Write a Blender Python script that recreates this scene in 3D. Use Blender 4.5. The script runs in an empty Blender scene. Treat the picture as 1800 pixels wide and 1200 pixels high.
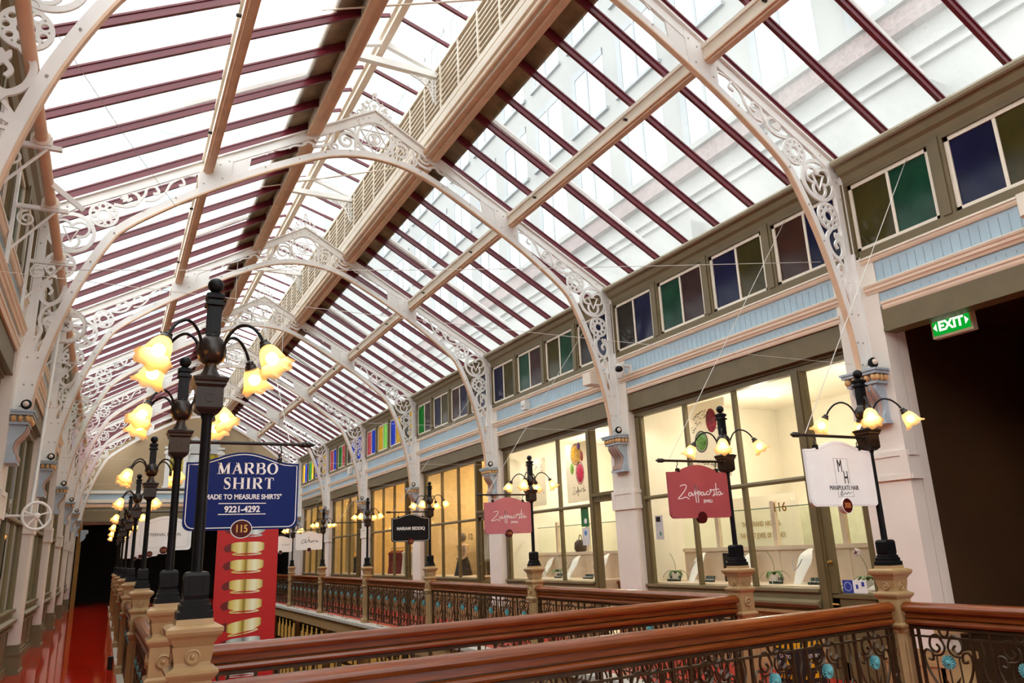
import bpy, math, random
from math import sin, cos, pi, radians as R
from mathutils import Vector, Matrix
random.seed(7)
S = bpy.context.scene
COL = S.collection
# ---------------------------------------------------------------- camera
F_PX, YAW, PIT, ROLL, EYE = 1331.0, .4885, .2683, -.0407, 1.65
cd = bpy.data.cameras.new('camera'); cam = bpy.data.objects.new('camera', cd); COL.objects.link(cam)
cd.sensor_width = 36.0; cd.lens = F_PX / 1800 * 36.0; cd.clip_end = 500; cd.clip_start = .05
fw = Vector((sin(YAW) * cos(PIT), cos(YAW) * cos(PIT), sin(PIT)))
rt = Vector((cos(YAW), -sin(YAW), 0)); up = rt.cross(fw)
r2 = rt * cos(ROLL) + up * sin(ROLL); u2 = -rt * sin(ROLL) + up * cos(ROLL)
m = Matrix((r2, u2, -fw)).transposed().to_4x4(); m.translation = (0, 0, EYE)
cam.matrix_world = m
S.camera = cam
# ---------------------------------------------------------------- sky, exposure
w = bpy.data.worlds.new('overcast_sky'); S.world = w; w.use_nodes = True
bgn = w.node_tree.nodes['Background']; bgn.inputs['Color'].default_value = (.96, .985, 1, 1); bgn.inputs['Strength'].default_value = 2.1
vs = S.view_settings
vs.view_transform = 'Standard'; vs.look = 'None'; vs.exposure = 0.92; vs.gamma = 1.0; vs.use_curve_mapping = False
S.cycles.max_bounces = 7; S.cycles.diffuse_bounces = 4; S.cycles.glossy_bounces = 3; S.cycles.transmission_bounces = 4
S.cycles.transparent_max_bounces = 24; S.cycles.caustics_reflective = False; S.cycles.caustics_refractive = False
S.cycles.sample_clamp_indirect = 6.0

# ---------------------------------------------------------------- materials
MATS = {}
def mat(name, col, rough=.5, metal=0, var=.12, scale=6.0, emit=0, spec=.5, bump=0, coat=0, bscale=None, ecol=None):
    if name in MATS: return MATS[name]
    m = bpy.data.materials.new(name); m.use_nodes = True; nt = m.node_tree; b = nt.nodes['Principled BSDF']
    b.inputs['Roughness'].default_value = rough; b.inputs['Metallic'].default_value = metal
    b.inputs['Specular IOR Level'].default_value = spec
    if coat: b.inputs['Coat Weight'].default_value = coat; b.inputs['Coat Roughness'].default_value = .16
    tc = nt.nodes.new('ShaderNodeTexCoord'); no = nt.nodes.new('ShaderNodeTexNoise'); no.inputs['Scale'].default_value = scale; no.inputs['Detail'].default_value = 4
    nt.links.new(tc.outputs['Object'], no.inputs['Vector'])
    cr = nt.nodes.new('ShaderNodeValToRGB'); c = list(col)
    cr.color_ramp.elements[0].position = .3; cr.color_ramp.elements[1].position = .7
    cr.color_ramp.elements[0].color = [x * (1 - var) for x in c] + [1]; cr.color_ramp.elements[1].color = [min(1, x * (1 + var * .5)) for x in c] + [1]
    nt.links.new(no.outputs['Fac'], cr.inputs['Fac']); nt.links.new(cr.outputs['Color'], b.inputs['Base Color'])
    if bump:
        bu = nt.nodes.new('ShaderNodeBump'); bu.inputs['Strength'].default_value = bump; bu.inputs['Distance'].default_value = .02
        n2 = nt.nodes.new('ShaderNodeTexNoise'); n2.inputs['Scale'].default_value = bscale or scale * 3; nt.links.new(tc.outputs['Object'], n2.inputs['Vector'])
        nt.links.new(n2.outputs['Fac'], bu.inputs['Height']); nt.links.new(bu.outputs['Normal'], b.inputs['Normal'])
    if emit:
        b.inputs['Emission Color'].default_value = list(ecol or col) + [1]; b.inputs['Emission Strength'].default_value = emit
    MATS[name] = m; return m
def glassmat(name, tint=(1, 1, 1), dirt=.06, dcol=(.9, .9, .88), rough=.02, refl=1.0, dscale=1.2, drange=(.35, .75), eaves=0):
    EAVE_Z = 6.3
    if name in MATS: return MATS[name]
    m = bpy.data.materials.new(name); m.use_nodes = True; nt = m.node_tree; N = nt.nodes; L = nt.links
    N.remove(N['Principled BSDF']); out = N['Material Output']
    tr = N.new('ShaderNodeBsdfTransparent'); tr.inputs['Color'].default_value = list(tint) + [1]
    gl = N.new('ShaderNodeBsdfGlossy'); gl.inputs['Roughness'].default_value = rough
    fr = N.new('ShaderNodeFresnel'); fr.inputs['IOR'].default_value = 1.45
    mu = N.new('ShaderNodeMath'); mu.operation = 'MULTIPLY'; ge = N.new('ShaderNodeNewGeometry'); bf_ = N.new('ShaderNodeMath'); bf_.operation = 'MULTIPLY_ADD'; bf_.inputs[1].default_value = -refl; bf_.inputs[2].default_value = refl; L.new(ge.outputs['Backfacing'], bf_.inputs[0]); L.new(bf_.outputs[0], mu.inputs[1]); L.new(fr.outputs[0], mu.inputs[0])
    mx = N.new('ShaderNodeMixShader'); L.new(mu.outputs[0], mx.inputs[0]); L.new(tr.outputs[0], mx.inputs[1]); L.new(gl.outputs[0], mx.inputs[2])
    ts = N.new('ShaderNodeBsdfTranslucent'); ts.inputs['Color'].default_value = list(dcol) + [1]
    no = N.new('ShaderNodeTexNoise'); no.inputs['Scale'].default_value = dscale; no.inputs['Detail'].default_value = 6
    tc = N.new('ShaderNodeTexCoord'); L.new(tc.outputs['Object'], no.inputs['Vector'])
    mr = N.new('ShaderNodeMapRange'); mr.inputs[1].default_value = drange[0]; mr.inputs[2].default_value = drange[1]; mr.inputs[3].default_value = dirt * .4; mr.inputs[4].default_value = dirt * 1.8
    L.new(no.outputs['Fac'], mr.inputs[0])
    dsrc = mr.outputs[0]
    if eaves:
        sx_ = N.new('ShaderNodeSeparateXYZ'); L.new(tc.outputs['Object'], sx_.inputs[0]); g_ = N.new('ShaderNodeMapRange'); L.new(sx_.outputs[2], g_.inputs[0])
        g_.inputs[1].default_value = EAVE_Z; g_.inputs[2].default_value = EAVE_Z + 1.3; g_.inputs[3].default_value = eaves; g_.inputs[4].default_value = 0
        ad = N.new('ShaderNodeMath'); ad.operation = 'ADD'; L.new(dsrc, ad.inputs[0]); L.new(g_.outputs[0], ad.inputs[1]); dsrc = ad.outputs[0]
    m2 = N.new('ShaderNodeMixShader'); L.new(dsrc, m2.inputs[0]); L.new(mx.outputs[0], m2.inputs[1]); L.new(ts.outputs[0], m2.inputs[2])
    L.new(m2.outputs[0], out.inputs['Surface']); MATS[name] = m; return m
def emitmat(name, col, st):
    if name in MATS: return MATS[name]
    m = bpy.data.materials.new(name); m.use_nodes = True; nt = m.node_tree; nt.nodes.remove(nt.nodes['Principled BSDF'])
    e = nt.nodes.new('ShaderNodeEmission'); e.inputs[0].default_value = list(col) + [1]; e.inputs[1].default_value = st
    nt.links.new(e.outputs[0], nt.nodes['Material Output'].inputs['Surface']); MATS[name] = m; return m
def shademat(name):
    m = bpy.data.materials.new(name); m.use_nodes = True; nt = m.node_tree; N = nt.nodes; L = nt.links; N.remove(N['Principled BSDF'])
    ts = N.new('ShaderNodeBsdfTranslucent'); ts.inputs[0].default_value = (.95, .52, .16, 1)
    df = N.new('ShaderNodeBsdfDiffuse'); df.inputs[0].default_value = (.9, .72, .45, 1)
    a = N.new('ShaderNodeMixShader'); a.inputs[0].default_value = .45; L.new(ts.outputs[0], a.inputs[1]); L.new(df.outputs[0], a.inputs[2])
    tp = N.new('ShaderNodeBsdfTransparent'); tp.inputs[0].default_value = (1, .8, .5, 1)
    b = N.new('ShaderNodeMixShader'); b.inputs[0].default_value = .12; L.new(a.outputs[0], b.inputs[1]); L.new(tp.outputs[0], b.inputs[2])
    L.new(b.outputs[0], N['Material Output'].inputs['Surface']); MATS[name] = m; return m

WHITE = mat('white_iron_paint', (.85, .835, .80), .45, var=.06, scale=3)
CREAM = mat('cream_wall_paint', (.82, .745, .665), .55, var=.06, scale=2)
APRICOT = mat('apricot_moulding_paint', (.78, .50, .32), .5, var=.08, scale=4)
PEACH = mat('peach_moulding_paint', (.84, .65, .49), .5, var=.06, scale=4)
SALMON = mat('cream_moulding_paint', (.84, .745, .615), .5, var=.06, scale=4)
OLIVE = mat('olive_timber_paint', (.145, .105, .042), .45, var=.12, scale=5)
OLIVEL = mat('pale_olive_timber_paint', (.21, .165, .085), .45, var=.1, scale=5)
BLUE = mat('pale_blue_board_paint', (.40, .53, .62), .5, var=.08, scale=5)
CORBEL = mat('grey_blue_corbel_paint', (.40, .475, .545), .5, var=.12, scale=9)
GOLD = mat('ochre_bead_paint', (.70, .42, .18), .45)
RED = mat('polished_red_tile', (.52, .015, .004), .06, var=.15, scale=1.5, spec=.6, bump=.06, bscale=2.0)
CARPET = mat('red_gallery_floor', (.42, .013, .008), .35, var=.1, scale=4)
TAN = mat('tan_post_paint', (.42, .27, .125), .38, var=.1, scale=6)
IRON = mat('bronze_brown_iron', (.058, .031, .013), .36, metal=.3, var=.3, scale=25)
BLACK = mat('black_iron', (.006, .006, .007), .42, var=.3, scale=20, spec=.2)
BROWNIRON = mat('bronze_black_iron', (.020, .012, .008), .33, metal=.2, var=.3, scale=20)
def woodmat():
    m = mat('polished_handrail_wood', (.215, .048, .008), .27, var=.4, scale=5, coat=.3)
    nt = m.node_tree; 
    for n in nt.nodes:
        if n.type == 'TEX_NOISE':
            mp = nt.nodes.new('ShaderNodeMapping'); mp.inputs['Scale'].default_value = (.6, 14, 14)
            nt.links.new(nt.nodes['Texture Coordinate'].outputs['Object'], mp.inputs['Vector']); nt.links.new(mp.outputs['Vector'], n.inputs['Vector'])
    return m
WOOD = woodmat()
TEAL = mat('turquoise_flower_paint', (.13, .42, .46), .45, var=.2, scale=30)
BAR = mat('oxblood_glazing_bar', (.13, .012, .022), .3, var=.15, scale=8)
ROOFGLASS = glassmat('dusty_roof_glass', (.95, .98, .98), .10, (.93, .92, .86), refl=.45, eaves=.22)
SHOPGLASS = glassmat('shop_glass', (.98, .99, .98), .003, refl=.7)
DARKGLASS = glassmat('dim_shop_glass', (.8, .86, .82), .01, refl=1.2)
LEAD = mat('grimy_lead_flashing', (.36, .28, .18), .7, var=.6, scale=3)
LOUVRE = mat('beige_louvre_paint', (.40, .33, .22), .5, var=.08)
GABLE = mat('beige_gable_paint', (.40, .29, .165), .6, var=.06, scale=1)
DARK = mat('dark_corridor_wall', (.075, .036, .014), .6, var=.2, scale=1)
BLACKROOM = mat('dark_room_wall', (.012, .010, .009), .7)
STONE = mat('pale_stone_kerb', (.55, .52, .47), .5, var=.15, scale=8)
SHADE = shademat('amber_flower_glass')
BULB = emitmat('warm_bulb_glow', (1, .66, .30), 23)
DOWN = emitmat('shop_downlight_glow', (1, .88, .66), 14)
SHOPWALL = mat('cream_shop_wall', (.80, .75, .65), .6, var=.05, scale=2)
SHOPWOOD = mat('pale_display_wood', (.74, .58, .43), .5, var=.1, scale=3)
PAPER = mat('white_paper', (.85, .83, .8), .6, var=.02)
STEEL = mat('grey_wire', (.45, .43, .40), .35, metal=.7)
CLEARPLASTIC = mat('white_plastic', (.75, .72, .68), .4)
LEAF = mat('orchid_leaf', (.06, .14, .03), .4, var=.3, scale=20)
BRASS = mat('gold_letter', (.45, .26, .05), .35, metal=.6)

# ---------------------------------------------------------------- mesh builder
class MB:
    def __init__(s): s.v = []; s.f = []
    def add(s, vs, fs):
        o = len(s.v); s.v += [tuple(p) for p in vs]; s.f += [tuple(i + o for i in f) for f in fs]; return s
    def box(s, x0, y0, z0, x1, y1, z1):
        x0, x1 = min(x0, x1), max(x0, x1); y0, y1 = min(y0, y1), max(y0, y1); z0, z1 = min(z0, z1), max(z0, z1)
        return s.add([(x0, y0, z0), (x1, y0, z0), (x1, y1, z0), (x0, y1, z0), (x0, y0, z1), (x1, y0, z1), (x1, y1, z1), (x0, y1, z1)],
                     [(0, 3, 2, 1), (4, 5, 6, 7), (0, 1, 5, 4), (1, 2, 6, 5), (2, 3, 7, 6), (3, 0, 4, 7)])
    def prism(s, poly, ax, a0, a1):
        """poly: 2D outline; ax 'y': (x,z) swept along y; 'x': (y,z) along x; 'z': (x,y) along z"""
        def P(p, a): return {'y': (p[0], a, p[1]), 'x': (a, p[0], p[1]), 'z': (p[0], p[1], a)}[ax]
        n = len(poly)
        ar = sum(poly[i][0] * poly[(i + 1) % n][1] - poly[(i + 1) % n][0] * poly[i][1] for i in range(n))
        if (ar > 0) == (ax == 'y'): poly = poly[::-1]
        return s.add([P(p, a0) for p in poly] + [P(p, a1) for p in poly],
                     [tuple(range(n))[::-1], tuple(range(n, 2 * n))] + [(i, (i + 1) % n, n + (i + 1) % n, n + i) for i in range(n)])
    def ribbon(s, pts, w, ax='y', a0=-.012, a1=.012, closed=False):
        n = len(pts); L = []; Rr = []
        for i, p in enumerate(pts):
            a = pts[(i - 1) % n] if (closed or i > 0) else p; b = pts[(i + 1) % n] if (closed or i < n - 1) else p
            dx, dz = b[0] - a[0], b[1] - a[1]; l = math.hypot(dx, dz) or 1; ww = (w[i] if isinstance(w, (list, tuple)) else w) / 2
            L.append((p[0] - dz / l * ww, p[1] + dx / l * ww)); Rr.append((p[0] + dz / l * ww, p[1] - dx / l * ww))
        def P(p, a): return {'y': (p[0], a, p[1]), 'x': (a, p[0], p[1]), 'z': (p[0], p[1], a)}[ax]
        vs = [P(q, a) for q4 in zip(L, Rr) for q in q4 for a in (a0, a1)]
        fs = []
        for i in range(n if closed else n - 1):
            a, b = 4 * i, 4 * ((i + 1) % n)
            fs += [(a, b, b + 1, a + 1), (a + 2, a + 3, b + 3, b + 2), (a, a + 2, b + 2, b), (a + 1, b + 1, b + 3, a + 3)]
        if not closed: fs += [(0, 1, 3, 2), (4 * n - 4, 4 * n - 2, 4 * n - 1, 4 * n - 3)]
        return s.add(vs, fs)
    def tube(s, pts, r, n=6, closed=False):
        pts = [Vector(p) for p in pts]; k = len(pts); vs = []; prev = None
        for i, p in enumerate(pts):
            a = pts[(i - 1) % k] if (closed or i) else p; b = pts[(i + 1) % k] if (closed or i < k - 1) else p
            t = (b - a).normalized()
            if prev is None: q = t.cross(Vector((0, 0, 1))); q = q if q.length > .05 else t.cross(Vector((0, 1, 0)))
            else: q = prev - t * prev.dot(t)
            q.normalize(); prev = q; o = t.cross(q); rr = r[i] if isinstance(r, (list, tuple)) else r
            vs += [p + (q * cos(2 * pi * j / n) + o * sin(2 * pi * j / n)) * rr for j in range(n)]
        fs = [(i * n + j, i * n + (j + 1) % n, ((i + 1) % k) * n + (j + 1) % n, ((i + 1) % k) * n + j) for i in range(k if closed else k - 1) for j in range(n)]
        if not closed: fs += [tuple(range(n))[::-1], tuple(range((k - 1) * n, k * n))]
        return s.add(vs, fs)
    def lathe(s, prof, n=16, c=(0, 0, 0), rot=0, square=False, axis=None):
        """prof: (radius, z); square: n=4 with the radius as half width"""
        if square: n = 4; rot = pi / 4; prof = [(r * math.sqrt(2), z) for r, z in prof]
        vs = [(r * cos(rot + 2 * pi * j / n), r * sin(rot + 2 * pi * j / n), z) for r, z in prof for j in range(n)]
        if axis is not None:
            q = Vector((0, 0, 1)).rotation_difference(Vector(axis)); vs = [q @ Vector(v) for v in vs]
        vs = [(v[0] + c[0], v[1] + c[1], v[2] + c[2]) for v in vs]; k = len(prof)
        fs = [(i * n + j, i * n + (j + 1) % n, (i + 1) * n + (j + 1) % n, (i + 1) * n + j) for i in range(k - 1) for j in range(n)]
        fs += [tuple(range(n))[::-1], tuple(range((k - 1) * n, k * n))]
        return s.add(vs, fs)
    def ball(s, c, r, n=12, sc=(1, 1, 1)):
        o = len(s.v); s.lathe([(max(r * sin(pi * i / n), 1e-4), -r * cos(pi * i / n)) for i in range(n + 1)], n + 4)
        s.v[o:] = [(v[0] * sc[0] + c[0], v[1] * sc[1] + c[1], v[2] * sc[2] + c[2]) for v in s.v[o:]]; return s
    def xf(s, f): s.v = [tuple(f(*v)) for v in s.v]; return s
    def flipx(s, c): s.v = [(2 * c - x, y, z) for x, y, z in s.v]; s.f = [f[::-1] for f in s.f]; return s
    def merge(s, o): return s.add(o.v, o.f)
    def mesh(s, name, m, smooth=False):
        me = bpy.data.meshes.new(name); me.from_pydata(s.v, [], s.f); me.validate()
        if m is not None: me.materials.append(m)
        if smooth: me.polygons.foreach_set('use_smooth', [True] * len(me.polygons)); me.set_sharp_from_angle(angle=R(40))
        me.update(); return me
def circ(c, r, n=24, rz=None, a0=0): return [(c[0] + r * cos(a0 + 2 * pi * i / n), c[1] + (rz or r) * sin(a0 + 2 * pi * i / n)) for i in range(n)]
def spiral(c, r0, r1, a0, turns, n=26):
    return [(c[0] + (r0 + (r1 - r0) * i / (n - 1)) * cos(a0 + turns * 2 * pi * i / (n - 1)), c[1] + (r0 + (r1 - r0) * i / (n - 1)) * sin(a0 + turns * 2 * pi * i / (n - 1))) for i in range(n)]
def crom(P, k=6):
    P = [tuple(p) for p in P]; Q = [P[0]] + P + [P[-1]]; out = []; d = len(P[0])
    for i in range(1, len(Q) - 2):
        a, b, c, e = Q[i - 1:i + 3]
        for j in range(k):
            t = j / k
            out.append(tuple(.5 * (2 * b[q] + (c[q] - a[q]) * t + (2 * a[q] - 5 * b[q] + 4 * c[q] - e[q]) * t * t + (3 * b[q] - a[q] - 3 * c[q] + e[q]) * t ** 3) for q in range(d)))
    return out + [P[-1]]

# ---------------------------------------------------------------- objects
def link(name, data, parent=None, loc=(0, 0, 0), rot=(0, 0, 0)):
    o = bpy.data.objects.new(name, data); COL.objects.link(o)
    if parent is not None: o.parent = parent
    o.location = loc; o.rotation_euler = rot; return o
def obj(name, mb, m, parent=None, smooth=False, loc=(0, 0, 0), rot=(0, 0, 0)):
    return link(name, mb.mesh(name, m, smooth) if isinstance(mb, MB) else mb, parent, loc, rot)
def tag(o, label=None, cat=None, group=None, kind=None):
    if label: o['label'] = label
    if cat: o['category'] = cat
    if group: o['group'] = group
    if kind: o['kind'] = kind
    return o
def thing(name, label, cat, loc=(0, 0, 0), rz=0, group=None): return tag(link(name, None, None, loc, (0, 0, rz)), label, cat, group)
def struct(name, mb, m, parent=None, smooth=False):
    o = obj(name, mb, m, parent, smooth); o['kind'] = 'structure'; return o
def sroot(name):
    o = link(name, None); o['kind'] = 'structure'; return o
def copy_tree(o, parent=None):
    c = o.copy(); COL.objects.link(c)
    if parent is not None: c.parent = parent
    for ch in list(o.children): copy_tree(ch, c)
    return c
def dup(o, loc, label, rz=None):
    c = copy_tree(o); c.location = loc; c['label'] = label
    if rz is not None: c.rotation_euler = (0, 0, rz)
    return c
def text(body, size, loc, rot, m, parent=None, name='lettering', align='CENTER', sx=1.0, ex=.001, shear=0, space=1.0, bold=0):
    cu = bpy.data.curves.new(name, 'FONT'); cu.body = body; cu.size = size; cu.align_x = align; cu.align_y = 'CENTER'; cu.extrude = ex; cu.shear = shear; cu.space_character = space; cu.offset = bold
    cu.materials.append(m); o = link(name, cu, parent, loc, rot); o.scale = (sx, 1, 1); return o

def papermat():
    m = bpy.data.materials.new('thin_poster_paper'); m.use_nodes = True; nt = m.node_tree; N = nt.nodes; L = nt.links; b = N['Principled BSDF']
    b.inputs['Base Color'].default_value = (.86, .83, .77, 1); b.inputs['Roughness'].default_value = .6
    ts = N.new('ShaderNodeBsdfTranslucent'); ts.inputs[0].default_value = (.88, .82, .72, 1); mx = N.new('ShaderNodeMixShader'); mx.inputs[0].default_value = .5
    L.new(b.outputs[0], mx.inputs[1]); L.new(ts.outputs[0], mx.inputs[2]); L.new(mx.outputs[0], N['Material Output'].inputs['Surface']); return m
POSTER = papermat()
def texts_to_meshes():
    dg = bpy.context.evaluated_depsgraph_get()
    for o in [o for o in COL.objects if o.type == 'FONT']:
        me = bpy.data.meshes.new_from_object(o.evaluated_get(dg)); n = o.name; c = bpy.data.objects.new('tmp', me); COL.objects.link(c)
        c.parent = o.parent; c.location = o.location; c.rotation_euler = o.rotation_euler; c.scale = o.scale
        for k in o.keys(): c[k] = o[k]
        bpy.data.objects.remove(o); c.name = n
# ================================================================ dimensions of the arcade (metres)
CX, XR, XL, BAY, T1 = 3.35, 7.80, -1.10, 5.0935, 5.77
T = lambda k: T1 + (k - 1) * BAY                     # truss planes, T(1)..T(7)
YEND, YBACK = 38.6, -14.6
EAVE, APEX = 6.20, 8.79
MX = lambda x: 2 * CX - x                            # mirror to the other side
ORD = ['', 'first', 'second', 'third', 'fourth', 'fifth', 'sixth', 'last']

# ---------------------------------------------------------------- floors
f = sroot('floor')
struct('gallery_tiles', MB().box(-1.3, YBACK, -.02, .5, 44, 0), RED, f)
struct('gallery_slab', MB().box(-1.3, YBACK, -.42, .56, 44, -.02), TAN, f)
struct('gallery_carpet', MB().box(6.0, YBACK, -.02, 7.95, YEND, 0), CARPET, f)
struct('gallery_slab', MB().box(5.92, YBACK, -.36, 8.1, YEND, -.02), TAN, f)
struct('bridge_floor', MB().box(.56, 4.0, -.3, 5.92, 6.75, 0), CARPET, f)
struct('near_gallery_floor', MB().box(.56, -2.5, -.3, 5.92, 1.2, 0), CARPET, f)
struct('stone_kerb', MB().box(5.84, 6.75, -.06, 6.16, YEND, .012), STONE, f)
struct('stone_kerb', MB().box(.32, 5.2, -.06, .62, YEND, .012), STONE, f)
struct('lower_floor', MB().box(-1.3, YBACK, -4.5, 8.1, 44, -4.4), mat('lower_tile_floor', (.30, .20, .13), .3), f)
struct('end_room_floor', MB().box(.5, YEND, -.3, 8.1, 46, -.01), mat('dim_red_floor', (.14, .008, .005), .15), f)

# ---------------------------------------------------------------- roof trusses: half outline in (dx, z)
SOFF = [(4.31, 3.5), (4.275, 3.86), (4.225, 4.15), (4.11, 4.64), (3.93, 5.22), (3.66, 5.83), (3.48, 6.08), (3.12, 6.38), (2.62, 6.74), (2.0, 7.13), (1.42, 7.46), (.7, 7.80), (0, 7.91), (-.7, 7.80)]
SO = [p for p in crom(SOFF, 5) if p[0] >= -1e-6]
slope = (APEX - EAVE) / 4.48
def chz(dx): return APEX - slope * dx
def half(build):
    a = MB(); build(a); b = MB(); b.v = [(-x, y, z) for x, y, z in a.v]; b.f = [q[::-1] for q in a.f]; return a.merge(b)
def off(pts, d):
    out = []
    for i, p in enumerate(pts):
        a = pts[max(i - 1, 0)]; b = pts[min(i + 1, len(pts) - 1)]; dx, dz = b[0] - a[0], b[1] - a[1]; l = math.hypot(dx, dz)
        out.append((p[0] + dz / l * d, p[1] - dx / l * d))
    return out
# soffit flange (wide across), arch web band, top chord, leg stile
def chord_b(a):
    a.prism([(4.48, EAVE), (0, APEX), (0, APEX - .165), (4.34, EAVE - .06)], 'y', -.02, .02)
    a.prism([(4.5, EAVE + .0), (0, APEX + .014), (0, APEX - .01), (4.5, EAVE - .024)], 'y', -.06, .06)
    a.box(4.38, -.02, 3.5, 4.49, .02, EAVE - .02)
    a.box(4.478, -.06, 3.5, 4.50, .06, EAVE)
def rivets(pts, y=-.024):
    b = MB()
    for x, z in pts: b.lathe([(.013, 0), (.011, .006), (.004, .010)], 6, (x, y, z), axis=(0, -1, 0))
    return b
plate_parts = [lambda a: a.prism([(4.49, 3.48), (4.49, 4.28), (4.24, 4.28), (4.27, 3.9), (4.31, 3.48)][::-1], 'y', -.022, .022),
    lambda a: a.prism([(2.62, chz(2.62)), (2.15, chz(2.15)), (2.2, 7.02), (2.62, 6.76)], 'y', -.024, .024),
    lambda a: a.prism([(4.49, EAVE - .02), (4.12, chz(4.12) - .02), (4.1, chz(4.1) - .15), (4.3, 6.12), (4.38, 5.8), (4.49, 5.62)], 'y', -.023, .023)]
crownplate = MB().prism([(0, APEX - .01), (-.33, chz(.33) - .005), (-.24, 8.47), (-.12, 8.55), (0, 8.575), (.12, 8.55), (.24, 8.47), (.33, chz(.33) - .005)], 'y', -.026, .026)
RV = [(4.42, 4.2), (4.31, 4.2), (4.42, 3.85), (4.33, 3.85), (4.43, 3.58), (4.35, 3.58), (2.52, 7.2), (2.55, 6.95), (2.34, 7.3), (2.3, 7.08), (2.22, 7.38),
      (.27, 8.56), (.1, 8.64), (.2, 8.60), (4.42, 6.1), (4.42, 5.95), (4.44, 5.72), (4.2, 6.28), (3.86, 5.55), (3.62, 6.0), (3.3, 6.38), (2.9, 6.66), (4.03, 5.1), (1.7, 7.4), (1.2, 7.65), (.8, 7.85), (.4, 7.97)]
def trefoil_b(a):
    c = (4.12, 5.93)
    a.ribbon(circ(c, .265, 36), .05, closed=True)
    for q in (R(30), R(150), R(270)):
        p = (c[0] + .118 * cos(q), c[1] + .118 * sin(q)); a.ribbon([(p[0] + .105 * cos(q + t), p[1] + .105 * sin(q + t)) for t in [R(-140 + 280 * i / 20) for i in range(21)]], .032)
    a.ribbon([(c[0] - .09, c[1] + .075), (c[0] + .1, c[1] + .075), (c[0], c[1] - .13)], .022, closed=True)
def rosette(a, c, r):
    a.ribbon(circ(c, r * .91, 30), r * .17, closed=True); a.ribbon(circ(c, r * .42, 22), r * .17, closed=True)
    for i in range(9):
        q = 2 * pi * i / 9; a.ribbon(circ((c[0] + r * .67 * cos(q), c[1] + r * .67 * sin(q)), r * .2, 10), r * .11, closed=True)
def leafs(a, c, r, q0, n=4):
    for i in range(n):
        q = q0 + (i - (n - 1) / 2) * .55
        a.ribbon([(c[0], c[1]), (c[0] + r * .6 * cos(q), c[1] + r * .6 * sin(q)), (c[0] + r * cos(q), c[1] + r * sin(q))], [r * .2, r * .45, r * .1])
def scroll_b(a):
    # lower scrolls along the leg
    a.ribbon(crom([(4.21, 5.29), (4.12, 5.17), (4.15, 5.0), (4.26, 4.91), (4.35, 4.97), (4.37, 5.08), (4.31, 5.16), (4.25, 5.10), (4.28, 5.04)], 5), [.05] * 30 + [.035] * 11)
    leafs(a, (4.30, 5.15), .11, R(60))
    a.ribbon(crom([(4.2, 4.95), (4.31, 4.84), (4.35, 4.7), (4.31, 4.56), (4.36, 4.42), (4.38, 4.28)], 5), .034)
    a.ribbon(crom([(4.27, 4.84), (4.2, 4.74), (4.22, 4.64), (4.29, 4.66), (4.27, 4.73)], 5), .028); leafs(a, (4.22, 4.68), .09, R(80), 3)
    a.ribbon(crom([(4.38, 4.62), (4.42, 4.54), (4.41, 4.44), (4.36, 4.48)], 5), .022)
def haunch_scroll_b(a):
    a.ribbon(crom([(3.66, 6.42), (3.5, 6.42), (3.37, 6.5), (3.37, 6.6), (3.47, 6.64), (3.55, 6.57), (3.5, 6.51), (3.45, 6.55)], 5), .042); leafs(a, (3.5, 6.56), .1, R(-10))
    a.ribbon(crom([(3.42, 6.44), (3.3, 6.62), (3.27, 6.74), (3.17, 6.78), (3.12, 6.7), (3.19, 6.67)], 5), .036)
    a.ribbon(crom([(3.28, 6.55), (3.16, 6.58), (3.04, 6.72), (2.98, 6.87), (2.86, 6.98), (2.8, 6.9), (2.87, 6.86)], 5), .03)
    a.ribbon(crom([(2.95, 6.9), (2.8, 7.02), (2.66, 7.06)], 5), .022)
def crown_b(a):
    c = (.46, 8.145); a.ribbon(spiral(c, .165, .03, R(200), -1.6, 40), [.045] * 20 + [.034] * 20)
    a.ribbon(crom([(.315, 8.06), (.33, 8.3), (.5, 8.36), (.66, 8.27), (.7, 8.08), (.84, 7.96), (1.0, 7.93)], 6), .04)
    a.ribbon(circ((.37, 8.39), .055, 16), .026, closed=True); a.ribbon(circ((.27, 8.03), .05, 16), .026, closed=True)
    a.ribbon(spiral((.66, 8.0), .09, .02, R(60), -1.3, 22), .03)
    a.ribbon(crom([(.78, 8.22), (.8, 8.08), (.92, 8.02), (.98, 8.1), (.91, 8.13)], 5), .032); leafs(a, (.9, 8.08), .1, R(60), 3)
    a.ribbon(crom([(.95, 7.95), (1.08, 7.98), (1.16, 7.9), (1.3, 7.86), (1.36, 7.8)], 5), .03); a.ribbon(crom([(1.1, 7.93), (1.2, 7.97), (1.24, 7.9)], 5), .024)
    a.ribbon(crom([(1.32, 7.84), (1.46, 7.76), (1.62, 7.7), (1.7, 7.62)], 5), .022)
    a.prism([(1.9, chz(1.9) - .12), (2.6, chz(2.6) - .12), (2.55, 6.86), (1.95, 7.2)], 'y', -.012, .012)
star = MB(); cs = (0, 8.28); star.ribbon(circ(cs, .285, 36), .04, closed=True)
for q0 in (90, 270):
    star.ribbon([(cs[0] + .27 * cos(R(q0 + k * 120)), cs[1] + .27 * sin(R(q0 + k * 120))) for k in range(3)], .03, closed=True)
star.ribbon(circ(cs, .1, 16), .024, closed=True); leafs(star, cs, .09, R(90), 3); leafs(star, cs, .09, R(270), 3)
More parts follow.
